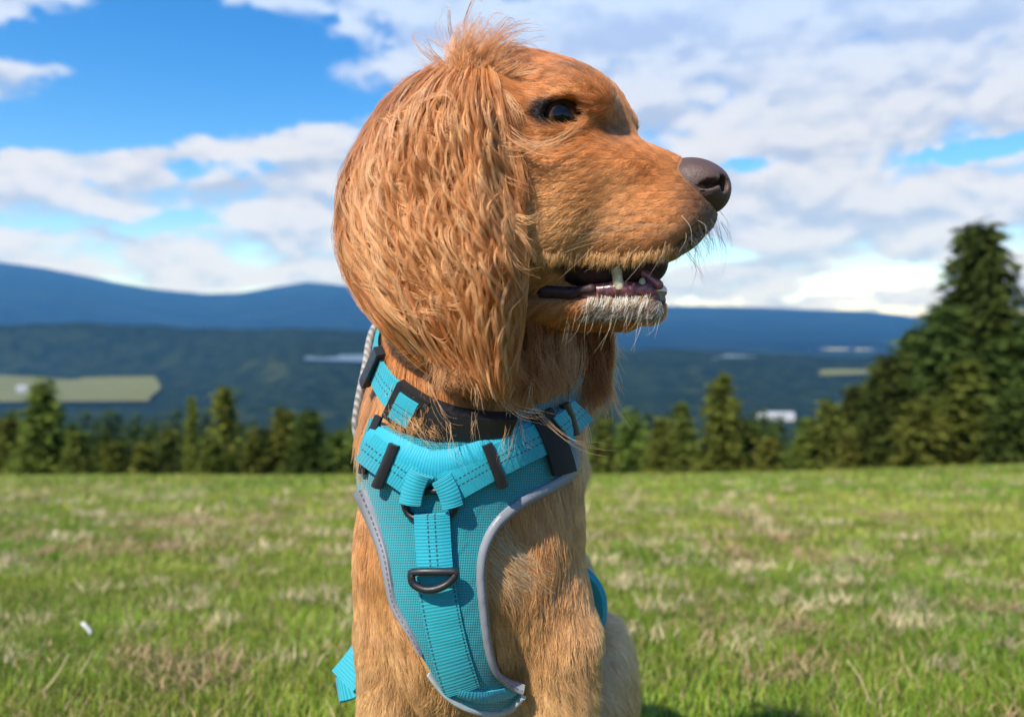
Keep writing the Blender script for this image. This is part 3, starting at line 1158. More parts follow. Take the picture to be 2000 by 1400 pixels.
def slab(name, G, N, thick, mat, parent, uv=None):
    """closed sheet from a grid of surface points, thickened inwards"""
    r, c = G.shape[:2]
    top = G.reshape(-1, 3); bot = (G - N * thick).reshape(-1, 3)
    V = np.concatenate([top, bot])
    k = r * c
    Fc = []
    for i in range(r - 1):
        for j in range(c - 1):
            a = i * c + j
            Fc.append((a, a + c, a + c + 1, a + 1)); Fc.append((k + a, k + a + 1, k + a + c + 1, k + a + c))
    for j in range(c - 1):
        a = j; b = (r - 1) * c + j
        Fc.append((a, a + 1, k + a + 1, k + a)); Fc.append((b + 1, b, k + b, k + b + 1))
    for i in range(r - 1):
        a = i * c; b = i * c + c - 1
        Fc.append((a + c, a, k + a, k + a + c)); Fc.append((b, b + c, k + b + c, k + b))
    col = None
    if uv is not None:
        u2 = uv.reshape(-1, 2)
        col = np.concatenate([np.stack([u2[:, 0], u2[:, 1], 0 * u2[:, 0]], -1)] * 2)
    o = mesh_obj(name, V, np.array(Fc), mat, None, colors=col)
    if parent is not None:
        o.parent = parent
    me = o.data
    me.set_sharp_from_angle(angle=math.radians(50))
    GEAR.append(top)
    return o


GEAR = []


def ribbon(name, pts, width, off, mat, parent, bulge=0.0, thick=.0016, n=None, na=7, w_end=None):
    """flat band lying on the body along a drawn line; attribute = (along in px / 100, across 0..1)"""
    pts = np.asarray(pts, float)
    Ln = np.sum(np.linalg.norm(np.diff(pts, axis=0), axis=1))
    n = n or max(6, int(Ln / 7))
    c = resample(pts, n)
    tg = np.gradient(c, axis=0); tg /= np.linalg.norm(tg, axis=1, keepdims=True)
    nm = np.stack([-tg[:, 1], tg[:, 0]], -1)
    w = np.linspace(-.5, .5, na)
    ww = np.full(n, float(width)) if w_end is None else np.linspace(width, w_end, n)
    g = c[:, None, :] + nm[:, None, :] * (w[None, :, None] * ww[:, None, None])
    G = cast(g[..., 0], g[..., 1], off)
    N = dog.grad(G.reshape(-1, 3)).reshape(G.shape)
    if bulge:
        G = G + N * (bulge * (1 - (2 * w) ** 2))[None, :, None]
    uv = np.stack(np.broadcast_arrays(np.linspace(0, Ln / 100, n)[:, None], (w + .5)[None, :]), -1)
    return slab(name, G, N, thick, mat, parent, uv)


def tube(name, pts, rad, mat, parent, closed=True, ns=8):
    pts = np.asarray(pts, float)
    n = len(pts)
    V = []
    for i in range(n):
        a = pts[(i - 1) % n] if closed or i > 0 else pts[i]
        b = pts[(i + 1) % n] if closed or i < n - 1 else pts[i]
        t = b - a; t /= np.linalg.norm(t)
        u = np.cross(t, [0.13, -1, .21]); u /= np.linalg.norm(u); w = np.cross(t, u)
        r_ = rad if np.isscalar(rad) else rad[i]
        for k in range(ns):
            an = k * 6.283 / ns
            V.append(pts[i] + r_ * (math.cos(an) * u + math.sin(an) * w))
    Fc = []
    for i in range(n if closed else n - 1):
        for k in range(ns):
            a = i * ns + k; b = i * ns + (k + 1) % ns
            a2 = ((i + 1) % n) * ns + k; b2 = ((i + 1) % n) * ns + (k + 1) % ns
            Fc.append((a, b, b2, a2))
    if not closed:
        Fc += [tuple(range(ns))[::-1], tuple(range((n - 1) * ns, n * ns))]
    o = mesh_obj(name, V, Fc, mat, None)
    if parent is not None:
        o.parent = parent
    return o


# materials of the gear
def fabric(name, c0, c1, stitch=None, ribs=0.0, rough=.62):
    m, T = material(name)
    v = T.attr('col')
    sp = T.n('ShaderNodeSeparateColor'); T.link(v, sp.inputs[0])
    al, ac = sp.outputs[0], sp.outputs[1]
    co = T.n('ShaderNodeTexCoord').outputs['Object']
    col = T.mix(T.noise(co, 60, 4, .6), c0, c1)
    rib = T.m('SINE', T.m('MULTIPLY', al, 6.283 * 100 / 6.0))
    if ribs:
        col = T.mix(T.ramp(rib, -1, 1, 0, ribs), col, (.01, .12, .16))
    if stitch:
        for pos in stitch:
            near = T.m('LESS_THAN', T.m('ABSOLUTE', T.m('SUBTRACT', ac, pos)), .022)
            dash = T.m('LESS_THAN', T.m('FRACT', T.m('MULTIPLY', al, 12.0)), .62)
            col = T.mix(T.m('MULTIPLY', near, dash), col, (.005, .06, .085))
    fine = T.noise(co, 1500, 2, .5)
    h = T.m('ADD', T.m('MULTIPLY', rib, .5), fine)
    T.principled(col, rough, Normal=T.bump(h, .35, .0006), Sheen_Weight=.25)
    return m


m_web = fabric('turquoise_webbing', (.005, .32, .40), (.011, .39, .47), (.40, .60), .13)
m_web2 = fabric('turquoise_webbing_plain', (.005, .32, .40), (.011, .39, .47), (), .22)
m_strip = fabric('turquoise_tape', (.005, .28, .32), (.011, .34, .38), (.06, .94), 0)
m_pad = fabric('turquoise_padding', (.005, .32, .42), (.01, .37, .47), (), 0)
m_trim, T = material('reflective_piping')
co = T.n('ShaderNodeTexCoord').outputs['Object']
sp = T.n('ShaderNodeSeparateColor'); T.link(T.attr('col'), sp.inputs[0])
near = T.m('LESS_THAN', T.m('ABSOLUTE', T.m('SUBTRACT', sp.outputs[1], .16)), .05)
dash = T.m('LESS_THAN', T.m('FRACT', T.m('MULTIPLY', sp.outputs[0], 9.0)), .6)
T.principled(T.mix(T.m('MULTIPLY', near, dash), T.mix(T.noise(co, 90, 3), (.20, .20, .215), (.28, .28, .295)), (.09, .08, .09)), .42, Normal=T.bump(T.noise(co, 700, 2), .2, .0005))
m_trimw, T = material('pale_piping')
T.principled((.42, .45, .43), .5)
m_blk, T = material('black_plastic')
co = T.n('ShaderNodeTexCoord').outputs['Object']
T.principled(T.mix(T.noise(co, 120, 3), (.012, .012, .014), (.022, .022, .025)), T.ramp(T.noise(co, 200, 3), .3, .7, .32, .5))
m_blkweb, T = material('black_webbing')
co = T.n('ShaderNodeTexCoord').outputs['Object']
T.principled((.010, .011, .014), .8, Normal=T.bump(T.noise(co, 900, 2), .4, .0006))
# open mesh cloth of the chest panel: dark pinholes in slanting rows
m_mesh, T = material('turquoise_mesh_cloth')
v = T.attr('col')
sp = T.n('ShaderNodeSeparateColor'); T.link(v, sp.inputs[0])
x = T.m('MULTIPLY', sp.outputs[0], 1.0); y = T.m('MULTIPLY', sp.outputs[1], 1.0)
p1 = T.m('SINE', T.m('MULTIPLY', T.m('ADD', x, y), 6.283 * 1000 / 9.0))
p2 = T.m('SINE', T.m('MULTIPLY', T.m('SUBTRACT', x, T.m('MULTIPLY', y, .8)), 6.283 * 1000 / 9.0))
hole = T.ramp(T.m('MULTIPLY', p1, p2), -.1, .75)
co = T.n('ShaderNodeTexCoord').outputs['Object']
basec = T.mix(T.noise(co, 45, 4, .6), (.007, .25, .285), (.014, .33, .365))
T.principled(T.mix(T.m('MULTIPLY', hole, .75), basec, (.003, .06, .075)), .7, Normal=T.bump(T.m('MULTIPLY', hole, -1), .5, .0008), Sheen_Weight=.3)

hns = bpy.data.objects.new('dog_harness', None)
COL.objects.link(hns)
hns.location = Bp(0, .06, -.18)
tag(hns, 'turquoise mesh chest harness with grey piping and black sliders worn by the dog', 'harness')
bpy.context.view_layer.update()
HINV = hns.matrix_world.inverted()

# chest panel as a Coons patch between four drawn edges
top = resample([(722, 815), (760, 838), (810, 855), (860, 864), (930, 858), (1000, 842), (1060, 822), (1115, 798)], 61)
bot = resample([(868, 1350), (900, 1378), (945, 1393), (985, 1390), (1022, 1352)], 61)
LEFT = [(722, 815), (702, 880), (698, 960), (724, 1020), (745, 1080), (757, 1140), (768, 1185), (800, 1240), (835, 1300), (868, 1350)]
RIGHT = [(1115, 798), (1126, 870), (1122, 918), (1082, 950), (1022, 982), (972, 1025), (946, 1075), (940, 1130), (946, 1200), (955, 1268), (970, 1314), (996, 1340), (1022, 1352)]
lef = resample(LEFT, 91); rig = resample(RIGHT, 91)
u = np.linspace(0, 1, 61)[None, :, None]; v = np.linspace(0, 1, 91)[:, None, None]
g = (1 - v) * top[None] + v * bot[None] + (1 - u) * lef[:, None] + u * rig[:, None] - ((1 - u) * (1 - v) * top[0] + u * (1 - v) * top[-1] + (1 - u) * v * bot[0] + u * v * bot[-1])
PANEL = g
G = cast(g[..., 0], g[..., 1], .0075)
N = dog.grad(G.reshape(-1, 3)).reshape(G.shape)
slab('chest_panel', G, N, .005, m_mesh, hns, g / 1000.0)
# padded collar part of the panel above the straps
ribbon('neck_padding', [(716, 858), (760, 880), (815, 905), (862, 912), (920, 900), (1000, 872), (1070, 846), (1112, 828)], 66, .0090, m_pad, hns, .003, .004)
# piping
ribbon('piping', LEFT[2:8] + [(822, 1280)], 22, .0092, m_trim, hns, .0016, .004, w_end=5)
ribbon('piping', RIGHT[1:], 22, .0092, m_trim, hns, .0016, .004, w_end=12)
ribbon('piping', [(836, 1318), (868, 1358), (905, 1383), (950, 1396), (990, 1392), (1022, 1362)], 6, .0085, m_trimw, hns, .0012, .003, w_end=11)
ribbon('hem', [(895, 1350), (940, 1362), (985, 1356), (1006, 1345)], 22, .0088, m_web2, hns, .0008, .002)
# straps in a Y, the sewn strip below
ribbon('strap', [(712, 872), (745, 897), (790, 928), (828, 957)], 64, .0115, m_web, hns, .0005, .003)
ribbon('strap', [(1092, 842), (1040, 866), (975, 898), (920, 928), (868, 958)], 64, .0115, m_web, hns, .0005, .003)
ribbon('strap', [(818, 925), (806, 955), (800, 985)], 42, .0150, m_web2, hns, .002, .003)
ribbon('strap', [(862, 935), (876, 962), (884, 990)], 42, .0150, m_web2, hns, .002, .003)
ribbon('strap', [(843, 1004), (846, 1060), (850, 1118)], 70, .0125, m_web, hns, .0015, .003)
ribbon('sewn_strip', [(850, 1120), (862, 1200), (880, 1280), (902, 1352)], 74, .0090, m_strip, hns, .0004, .0013)
# sliders (black plastic bars) and the black side bands
ribbon('slider', [(768, 868), (752, 908), (733, 952)], 19, .0135, m_blk, hns, .0012, .003)
ribbon('slider', [(952, 868), (966, 905), (984, 952)], 21, .0135, m_blk, hns, .0012, .003)
ribbon('side_band', [(1060, 806), (1080, 850), (1098, 895), (1106, 925)], 44, .0128, m_blkweb, hns, .0005, .003)
ribbon('side_band', [(738, 812), (716, 866), (705, 925)], 13, .0100, m_blkweb, hns, .0003, .002)
ribbon('slider', [(1106, 788), (1118, 815), (1127, 850)], 14, .0140, m_blk, hns, .001, .003)
ribbon('strap', [(1098, 838), (1118, 822), (1140, 800)], 52, .0140, m_web, hns, .0005, .003)


def ring_pts(poly, off, n=40):
    c = resample(list(poly) + [poly[0]], n + 1)[:-1]
    return cast(c[:, 0], c[:, 1], off)


pa = ring_pts([(788, 978), (800, 1006), (842, 1018), (880, 1006), (890, 980), (872, 962), (838, 958), (806, 962)], .0095)
o = tube('ring', pa, .0021, m_blk, hns)
pa = ring_pts([(803, 1118), (806, 1138), (826, 1150), (850, 1150), (876, 1138), (890, 1118), (870, 1116), (822, 1116)], .0155)
o = tube('ring', pa, np.full(40, .0023), m_blk, hns)
# girth strap round the ribs behind the forelegs


def body_ring(name, C, ex, ey, width, off, mat, parent, n=72, rmax=.16, rows=5, thick=.002, t0=0.0, t1=6.283185, lift=None):
    ex = ex / np.linalg.norm(ex); ey = ey - ex * (ey @ ex); ey /= np.linalg.norm(ey); ez = np.cross(ex, ey)
    th = np.linspace(t0, t1, n)
    w = np.linspace(-.5, .5, rows)
    D = np.cos(th)[:, None] * ex + np.sin(th)[:, None] * ey
    G = np.zeros((n, rows, 3))
    for j in range(rows):
        c = C + ez * w[j] * width
        r = np.full(n, .02); hit = np.zeros(n, bool)
        while not hit.all() and r.min() < rmax:
            s = dog.sdf(c + D * r[:, None])
            hit |= (s > off) | (r >= rmax)
            r = np.where(hit, r, r + .0015)
        G[:, j] = c + D * r[:, None]
    R0 = np.linalg.norm(G - C, axis=2)
    if t1 - t0 > 6.2:
        k = np.ones(9) / 9
        Rs = np.stack([np.convolve(np.concatenate([R0[-9:-1, j], R0[:, j], R0[1:9, j]]), k, 'same')[8:-8] for j in range(rows)], 1)
        G = C + (G - C) * (np.maximum(Rs, R0 * .98) / R0)[..., None]
    N = np.broadcast_to(D[:, None, :], G.shape)
    Ln = np.sum(np.linalg.norm(np.diff(G[:, rows // 2], axis=0), axis=1)) * 3100 / 100
    uv = np.stack(np.broadcast_arrays(np.linspace(0, Ln, n)[:, None], (w + .5)[None, :]), -1)
    return slab(name, G, N, thick, mat, parent, uv), G, N


body_ring('girth_strap', Bp(0, -.085, -.035), bS, hu - .25 * bF, .022, .002, m_blkweb, hns, rmax=.17)
# loose strap tail at the left elbow, padded handle loop at the right flank


def free_band(name, pts, wdir, width, mat, parent, thick=.002, na=5, puff=0.0):
    c = resample(pts, 24)
    tg = np.gradient(c, axis=0); tg /= np.linalg.norm(tg, axis=1, keepdims=True)
    wd = np.asarray(wdir, float); wd = wd - tg * (tg @ wd)[:, None]; wd /= np.linalg.norm(wd, axis=1, keepdims=True)
    N = np.cross(tg, wd)
    N *= np.sign(-N[:, 1:2] + 1e-9)
    w = np.linspace(-.5, .5, na)
    G = c[:, None] + wd[:, None] * (w * width)[None, :, None] + N[:, None] * (puff * (1 - (2 * w) ** 2))[None, :, None]
    NN = np.broadcast_to(N[:, None], G.shape)
    uv = np.stack(np.broadcast_arrays(np.linspace(0, 2, 24)[:, None], (w + .5)[None, :]), -1)
    return slab(name, G, NN, thick, mat, parent, uv)


free_band('strap_tail', [P(790, 1170, .60), P(735, 1240, .575), P(700, 1290, .565), P(668, 1330, .56)], (.85, -.3, -.42), .022, m_web2, hns, .003)
free_band('strap_tail', [P(780, 1220, .60), P(735, 1290, .58), P(690, 1335, .57), P(660, 1345, .565)], (.6, -.5, -.6), .018, m_web2, hns, .003)
free_band('handle_loop', [P(1118, 1110, .62), P(1144, 1132, .62), P(1160, 1162, .622), P(1161, 1198, .625), P(1150, 1228, .63), P(1126, 1252, .64)], (.6, -.8, .1), .018, m_pad, hns, .005, 7, .004)

# collar
clr = bpy.data.objects.new('dog_collar', None)
COL.objects.link(clr)
tag(clr, 'turquoise webbing collar with black buckle under the dog\'s long ears', 'collar')
CC0 = P(952, 674, .555)
clr.location = CC0
cex = np.array([1, 0, -.22]); cey = np.array([.05, 1, .50])
ring_o, CG, CN = body_ring('collar_band', CC0, cex, cey, .018, .0045, m_web, clr, rmax=.115, thick=.0025)
bpy.context.view_layer.update()
print('COLLAR', [(int(360 * i / 71), *map(int, proj(CG[i, 2]))) for i in range(0, 72, 4)])


def collar_piece(name, th0, th1, width, lift, mat, bul=0.0):
    n = len(CG); th = np.linspace(0, 6.283185, n)
    t = np.linspace(th0, th1, 12) % 6.283185
    c = np.stack([np.interp(t, th, CG[:, 2, k]) for k in range(3)], -1)
    nn = np.stack([np.interp(t, th, CN[:, 2, k]) for k in range(3)], -1)
    ax = CG[0, -1] - CG[0, 0]; ax /= np.linalg.norm(ax)
    w = np.linspace(-.5, .5, 7)
    G = c[:, None] + ax * (w * width)[None, :, None] + nn[:, None] * (lift + bul * (1 - (2 * w) ** 2))[None, :, None]
    uv = np.stack(np.broadcast_arrays(np.linspace(0, 1, 12)[:, None], (w + .5)[None, :]), -1)
    return slab(name, G, np.broadcast_to(nn[:, None], G.shape), lift + .002, mat, clr, uv)


# grey cord lead behind the neck
m_cord, T = material('grey_cord')
co = T.n('ShaderNodeTexCoord').outputs['Object']
wv = T.n('ShaderNodeTexWave', bands_direction='DIAGONAL'); wv.inputs['Scale'].default_value = 90; wv.inputs['Distortion'].default_value = 1.5
T.link(co, wv.inputs['Vector'])
T.principled(T.mix(wv.outputs['Fac'], (.30, .27, .25), (.42, .39, .36)), .8, Normal=T.bump(wv.outputs['Fac'], .6, .002))
lead_pts = resample([CG[31, 2], CG[31, 2] + (P(752, 600, .61) - CG[31, 2]) * .6, P(730, 645, .605), P(714, 720, .60), P(700, 790, .60), P(697, 845, .605), P(722, 905, .615), cast(np.array([760.]), np.array([945.]), .004)[0] * .35 + P(765, 950, .63) * .65, P(800, 960, .62)], 70)
o = tube('leash', lead_pts, .0034, m_cord, None, closed=False)
tag(o, 'grey braided cord leash hanging behind the dog\'s neck', 'leash')
D2 = math.pi / 180
collar_piece('buckle', 257 * D2, 284 * D2, .027, .007, m_blk, .0015)
collar_piece('buckle_frame', 242 * D2, 256 * D2, .027, .0045, m_blk, .0)
collar_piece('keeper', 245 * D2, 253 * D2, .0195, .0058, m_web, .0006)
collar_piece('slider', 219 * D2, 225 * D2, .028, .0045, m_blk, .0)
for root in (hns, clr):
    bpy.context.view_layer.update()
    inv = root.matrix_world.inverted()
    for ch in root.children:
        ch.matrix_parent_inverse = inv
# ------------------------------------------------------------------ eyes, nose, mouth
def ball(name, c, r, mat, parent, M=np.eye(3), nu=28, nv=18, squash=(1, 1, 1)):
    V = []; Fc = []
    for j in range(nv + 1):
        a = math.pi * j / nv
        for i in range(nu):
            b = 2 * math.pi * i / nu
            q = np.array([math.cos(a), math.sin(a) * math.cos(b), math.sin(a) * math.sin(b)]) * r * np.array(squash)
            V.append(c + M.T @ q)
    for j in range(nv):
        for i in range(nu):
            Fc.append((j * nu + i, j * nu + (i + 1) % nu, (j + 1) * nu + (i + 1) % nu, (j + 1) * nu + i))
    o = mesh_obj(name, V, np.array(Fc), mat, None)
    o.parent = parent
    return o


m_eye, T = material('dog_eye')
v = T.attr('col')
T.principled(v, .08, Coat_Weight=.15, Coat_Roughness=.05, IOR=1.33)
for sg, e in zip((1, -1), EYES):
    ca, sa = math.cos(math.radians(64)), math.sin(math.radians(64))
    out = ca * hf + sg * sa * hn
    s2 = np.cross(hu, out); s2 /= np.linalg.norm(s2)
    o = ball('eye', e + out * .0018, ER, m_eye, body_o, np.stack([out, s2, np.cross(out, s2)]))
    a = np.repeat(np.pi * np.arange(19) / 18, 28)
    c = np.where((a < .45)[:, None], [.004, .003, .003], np.where((a < .95)[:, None], [.075, .030, .012], [.03, .022, .02]))
    at = o.data.attributes.new('col', 'FLOAT_COLOR', 'POINT')
    cc = np.ones((len(c), 4), np.float32); cc[:, :3] = c
    at.data.foreach_set('color', cc.ravel())

nose = Body()
keep, dog_ = None, dog


def nell(c, r, k, tilt=0.0, sign=1, yaw=0.0):
    ct, st = math.cos(tilt), math.sin(tilt); cw, sw = math.cos(yaw), math.sin(yaw)
    Rt = np.array([[ct, 0, st], [0, 1, 0], [-st, 0, ct]]); Ry = np.array([[cw, sw, 0], [-sw, cw, 0], [0, 0, 1]])
    nose.ell(H(*c), r, k, Rt @ Ry @ HM, sign)


nell((.1170, 0, -.0145), (.0195, .0155, .0130), .004, -.28)
nell((.1250, 0, -.0225), (.0120, .0130, .0125), .006)
for sg in (1, -1):
    nell((.1170, sg * .0125, -.0185), (.0155, .0074, .0112), .005, -.15)
    nell((.1325, sg * .0082, -.0190), (.0085, .0046, .0046), .002, .2, -1, sg * .5)
    nell((.1270, sg * .0165, -.0200), (.0085, .0050, .0024), .002, .25, -1, sg * .4)
nell((.139, 0, -.024), (.006, .0011, .012), .0015, 0, -1)
NV, NQ = nose.march(H(.12, 0, -.017) - .03, H(.12, 0, -.017) + .03, .0009)
m_nose, T = material('nose_leather')
co = T.n('ShaderNodeTexCoord').outputs['Object']
vo = T.n('ShaderNodeTexVoronoi'); vo.inputs['Scale'].default_value = 950; T.link(co, vo.inputs['Vector'])
T.principled(T.mix(T.noise(co, 90, 4), (.065, .034, .026), (.115, .070, .056)), T.ramp(T.noise(co, 160, 3), .3, .7, .46, .62), Specular_IOR_Level=.35, Normal=T.bump(vo.outputs['Distance'], .32, .0007))
o = mesh_obj('nose', NV, NQ, m_nose); o.parent = body_o

# mouth: dark inner cheek, gum, lip rolls, tongue, teeth
m_mouth, T = material('mouth_lining')
co = T.n('ShaderNodeTexCoord').outputs['Object']
T.principled(T.mix(T.ramp(T.noise(co, 110, 4), .42, .62), (.014, .006, .008), (.060, .016, .018)), .55, Specular_IOR_Level=.3)
m_gum, T = material('gum_pink')
co = T.n('ShaderNodeTexCoord').outputs['Object']
T.principled(T.mix(T.ramp(T.noise(co, 260, 4), .40, .62), (.24, .075, .08), (.07, .028, .03)), .28, Coat_Weight=.25, Coat_Roughness=.15, Subsurface_Weight=.1)
m_lip, T = material('dark_lip')
co = T.n('ShaderNodeTexCoord').outputs['Object']
T.principled(T.mix(T.noise(co, 200, 3), (.022, .011, .011), (.065, .026, .026)), .5, Specular_IOR_Level=.3, Normal=T.bump(T.noise(co, 420, 3), .5, .0012))
m_tooth, T = material('tooth_enamel')
co = T.n('ShaderNodeTexCoord').outputs['Object']
T.principled(T.mix(T.noise(co, 120, 3), (.44, .37, .22), (.56, .48, .32)), .3, Subsurface_Weight=.1)


def lump(name, prims, mat, res=.0012):
    b = Body()
    for q in prims:
        if q[0] == 'c':
            b.cone(H(*q[1]), H(*q[2]), q[3], q[4], q[5])
        else:
            b.ell(H(*q[1]), q[2], q[3], HM)
    lo = np.min([q.lo for q in b.prims], 0) - .004; hi = np.max([q.hi for q in b.prims], 0) + .004
    V, Q = b.march(lo, hi, res)
    o = mesh_obj(name, V, Q, mat); o.parent = body_o
    return o


lump('mouth_lining', [('e', (.045, 0, -.068), (.052, .0225, .017), .01), ('e', (.082, 0, -.062), (.018, .012, .010), .01)], m_mouth, .002)
lump('lower_lip', [('c', (.014, .0280, -.0725), (.030, .0280, -.0810), .0028, .0034, .003), ('c', (.030, .0280, -.0810), (.046, .0255, -.0820), .0038, .0036, .003), ('c', (.046, .0255, -.0820), (.054, .0240, -.0800), .0030, .0026, .002), ('e', (.0585, .0235, -.0798), (.0036, .0030, .0034), .002)], m_lip, .0012)
lump('gum', [('c', (.054, .0205, -.0815), (.074, .0172, -.0800), .0044, .0050, .003), ('c', (.074, .0172, -.0800), (.091, .0105, -.0805), .0050, .0046, .003), ('c', (.091, .0105, -.0805), (.094, -.010, -.0805), .0046, .0046, .003)], m_gum, .0011)
lump('upper_lip_edge', [('c', (.085, .0240, -.0600), (.100, .0205, -.0570), .0022, .0036, .003), ('c', (.100, .0205, -.0570), (.114, .0135, -.0500), .0036, .0036, .003), ('c', (.114, .0135, -.0500), (.123, .0020, -.0440), .0036, .0032, .003)], m_lip, .0012)
lump('lower_lip_front', [('c', (.080, .0150, -.0855), (.092, .0090, -.0858), .0030, .0046, .004), ('c', (.092, .0090, -.0858), (.0935, -.008, -.0858), .0046, .0046, .004)], m_lip, .0012)
lump('tongue', [('c', (.03, .002, -.073), (.084, .003, -.0745), .013, .008, .01), ('c', (.078, .011, -.062), (.097, .012, -.0775), .0024, .0030, .004)], m_gum, .0015)
# canine and the small incisors
lump('tooth', [('c', (.0745, .0195, -.0790), (.0735, .0205, -.0690), .0036, .0028, .002), ('c', (.0735, .0205, -.0690), (.0715, .0205, -.0625), .0028, .0012, .002)], m_tooth, .0007)
lump('tooth', [('e', (.0875, .0135, -.0760), (.0022, .0022, .0030), .002)], m_tooth, .0006)
lump('tooth', [('e', (.0920, .0085, -.0762), (.0020, .0022, .0028), .002)], m_tooth, .0006)


# ------------------------------------------------------------------ fur
m_fur, T = material('golden_fur')
hb = T.n('ShaderNodeBsdfHairPrincipled', model='CHIANG', parametrization='COLOR')
T.link(T.attr('col'), hb.inputs['Color'])
hb.inputs['Roughness'].default_value = .38
hb.inputs['Radial Roughness'].default_value = .55
hb.inputs['IOR'].default_value = 1.36
hb.inputs['Random Roughness'].default_value = .2
db = T.n('ShaderNodeBsdfDiffuse'); T.link(T.attr('col'), db.inputs[0])
mh = T.n('ShaderNodeMixShader'); mh.inputs[0].default_value = .5
T.link(db.outputs[0], mh.inputs[1]); T.link(hb.outputs[0], mh.inputs[2])
T.link(mh.outputs[0], T.n('ShaderNodeOutputMaterial').inputs[0])


def strands(name, blocks, parent=None, tip=.25):
    """blocks of (n x K x 3 points, n x 3 colours, n radii)"""
    cu = bpy.data.hair_curves.new(name)
    sizes = np.concatenate([np.full(len(b[0]), b[0].shape[1]) for b in blocks])
    cu.add_curves([int(k) for k in sizes])
    pos = np.concatenate([b[0].reshape(-1, 3) for b in blocks])
    cu.attributes['position'].data.foreach_set('vector', pos.astype(np.float32).ravel())
    ra = []
    for b in blocks:
        n, K = b[0].shape[:2]
        ra.append((np.broadcast_to(b[2], (n,))[:, None] * (1 - (1 - tip) * np.linspace(0, 1, K) ** 1.5)[None]).ravel())
    at = cu.attributes.get('radius') or cu.attributes.new('radius', 'FLOAT', 'POINT')
    at.data.foreach_set('value', np.concatenate(ra).astype(np.float32))
    ac = cu.attributes.new('col', 'FLOAT_COLOR', 'CURVE')
    c = np.concatenate([b[1] for b in blocks])
    c4 = np.ones((len(c), 4), np.float32); c4[:, :3] = np.clip(c, .002, .95)
    ac.data.foreach_set('color', c4.ravel())
    cu.materials.append(m_fur)
    o = bpy.data.objects.new(name, cu)
    COL.objects.link(o)
    o.parent = parent or body_o
    return o


def n3(p, s, seed):
    """cheap 3-D noise vector"""
    a = fbm(p[:, 0] * s + p[:, 1] * s * .7, p[:, 2] * s + p[:, 1] * s * .3, seed, 2)
    b = fbm(p[:, 2] * s + p[:, 1] * s * .6, p[:, 0] * s - p[:, 1] * s * .4, seed + 5, 2)
    c = fbm(p[:, 1] * s + p[:, 0] * s * .5, p[:, 2] * s - p[:, 0] * s * .2, seed + 9, 2)
    return np.stack([a, b, c], -1)


# roots on the body mesh, by area and by how long the coat is there
tri = np.concatenate([DQ[:, [0, 1, 2]], DQ[:, [0, 2, 3]]])
A, B_, C_ = DV[tri[:, 0]], DV[tri[:, 1]], DV[tri[:, 2]]
area = .5 * np.linalg.norm(np.cross(B_ - A, C_ - A), axis=1)
cen = (A + B_ + C_) / 3
cn = DN[tri[:, 0]]
hc = to_head(cen)
tocam = -cen / np.linalg.norm(cen, axis=1, keepdims=True)
facing = np.sum(cn * tocam, axis=1)


def hairlen(h):
    L = np.full(len(h), .0125)
    L = np.where(h[:, 2] > -.112, .0090, L)                                                   # head
    L = np.where((h[:, 0] > .035) & (h[:, 2] > -.112), .0062, L)
    L = np.where((h[:, 0] > .075) & (h[:, 2] > -.112), .0046, L)
    L = np.where((h[:, 0] > .105) & (h[:, 2] > -.112), .0032, L)
    neck = sstep(-.105, -.125, h[:, 2]) * sstep(-.215, -.19, h[:, 2])
    L = L + neck * .016
    return L


Lc = hairlen(hc)
dens = 1.0 / np.clip(Lc, .003, .02)
dens = dens * np.where(facing > -.45, 1, .12) * np.where(cen[:, 2] > -.30, 1, .1) * np.where(cen[:, 1] > .72, .4, 1)
prob = area * dens
prob /= prob.sum()
NF = 310000
pick = rng.choice(len(tri), NF, p=prob)
u1 = np.sqrt(rng.random(NF)); u2 = rng.random(NF)
root = A[pick] * (1 - u1)[:, None] + B_[pick] * (u1 * (1 - u2))[:, None] + C_[pick] * (u1 * u2)[:, None]
# bare places: lips, eye openings, nose, under gear, on the ear leathers (these get their own long hair)
kd_pts = np.concatenate([g_.reshape(-1, 3) for g_ in GEAR])
gear_px = proj(kd_pts)
kd = kdtree.KDTree(len(kd_pts))
for i_, q in enumerate(kd_pts):
    kd.insert(q, i_)
kd.balance()
hr = to_head(root)
ok = lipness(root) < .45
for e in EYES:
    d = root - e
    ok &= np.linalg.norm(d, axis=1) > .0132
ok &= nose.sdf(root) > .0006
lowish = (root[:, 2] < .02)
idx = np.nonzero(ok & lowish)[0]
dk = np.array([kd.find(root[i_])[2] for i_ in idx])
ok[idx[dk < .0105]] = False
nr_ = dog.grad(root)
ok &= np.sum(nr_ * (-root / np.linalg.norm(root, axis=1, keepdims=True)), axis=1) > -.75
root = root[ok]; nr_ = nr_[ok]; hr = hr[ok]
n = len(root)

flow = np.zeros((n, 3))
isH = hr[:, 2] > -.112
flow[:] = np.array([0, 0, -1.0])
flow += .35 * (np.sign(root[:, :1] - CH[0]) * bS) * sstep(-.12, -.3, root[:, 2])[:, None]
fh = np.zeros((n, 3))
fh += -hf
side_ = sstep(.01, -.03, hr[:, 2])[:, None]
fh += side_ * -hu * .55
fh += (sstep(.03, .06, hr[:, 0]) * sstep(.0, .03, hr[:, 2]))[:, None] * hu * .6
back_ = sstep(.02, -.03, hr[:, 0])[:, None]
fh += back_ * -hu * 1.0
w_ = sstep(-.118, -.098, hr[:, 2])[:, None]
flow = flow * (1 - w_) + fh * w_
flow += .35 * n3(root, 22, 3) + .22 * n3(root, 70, 13)
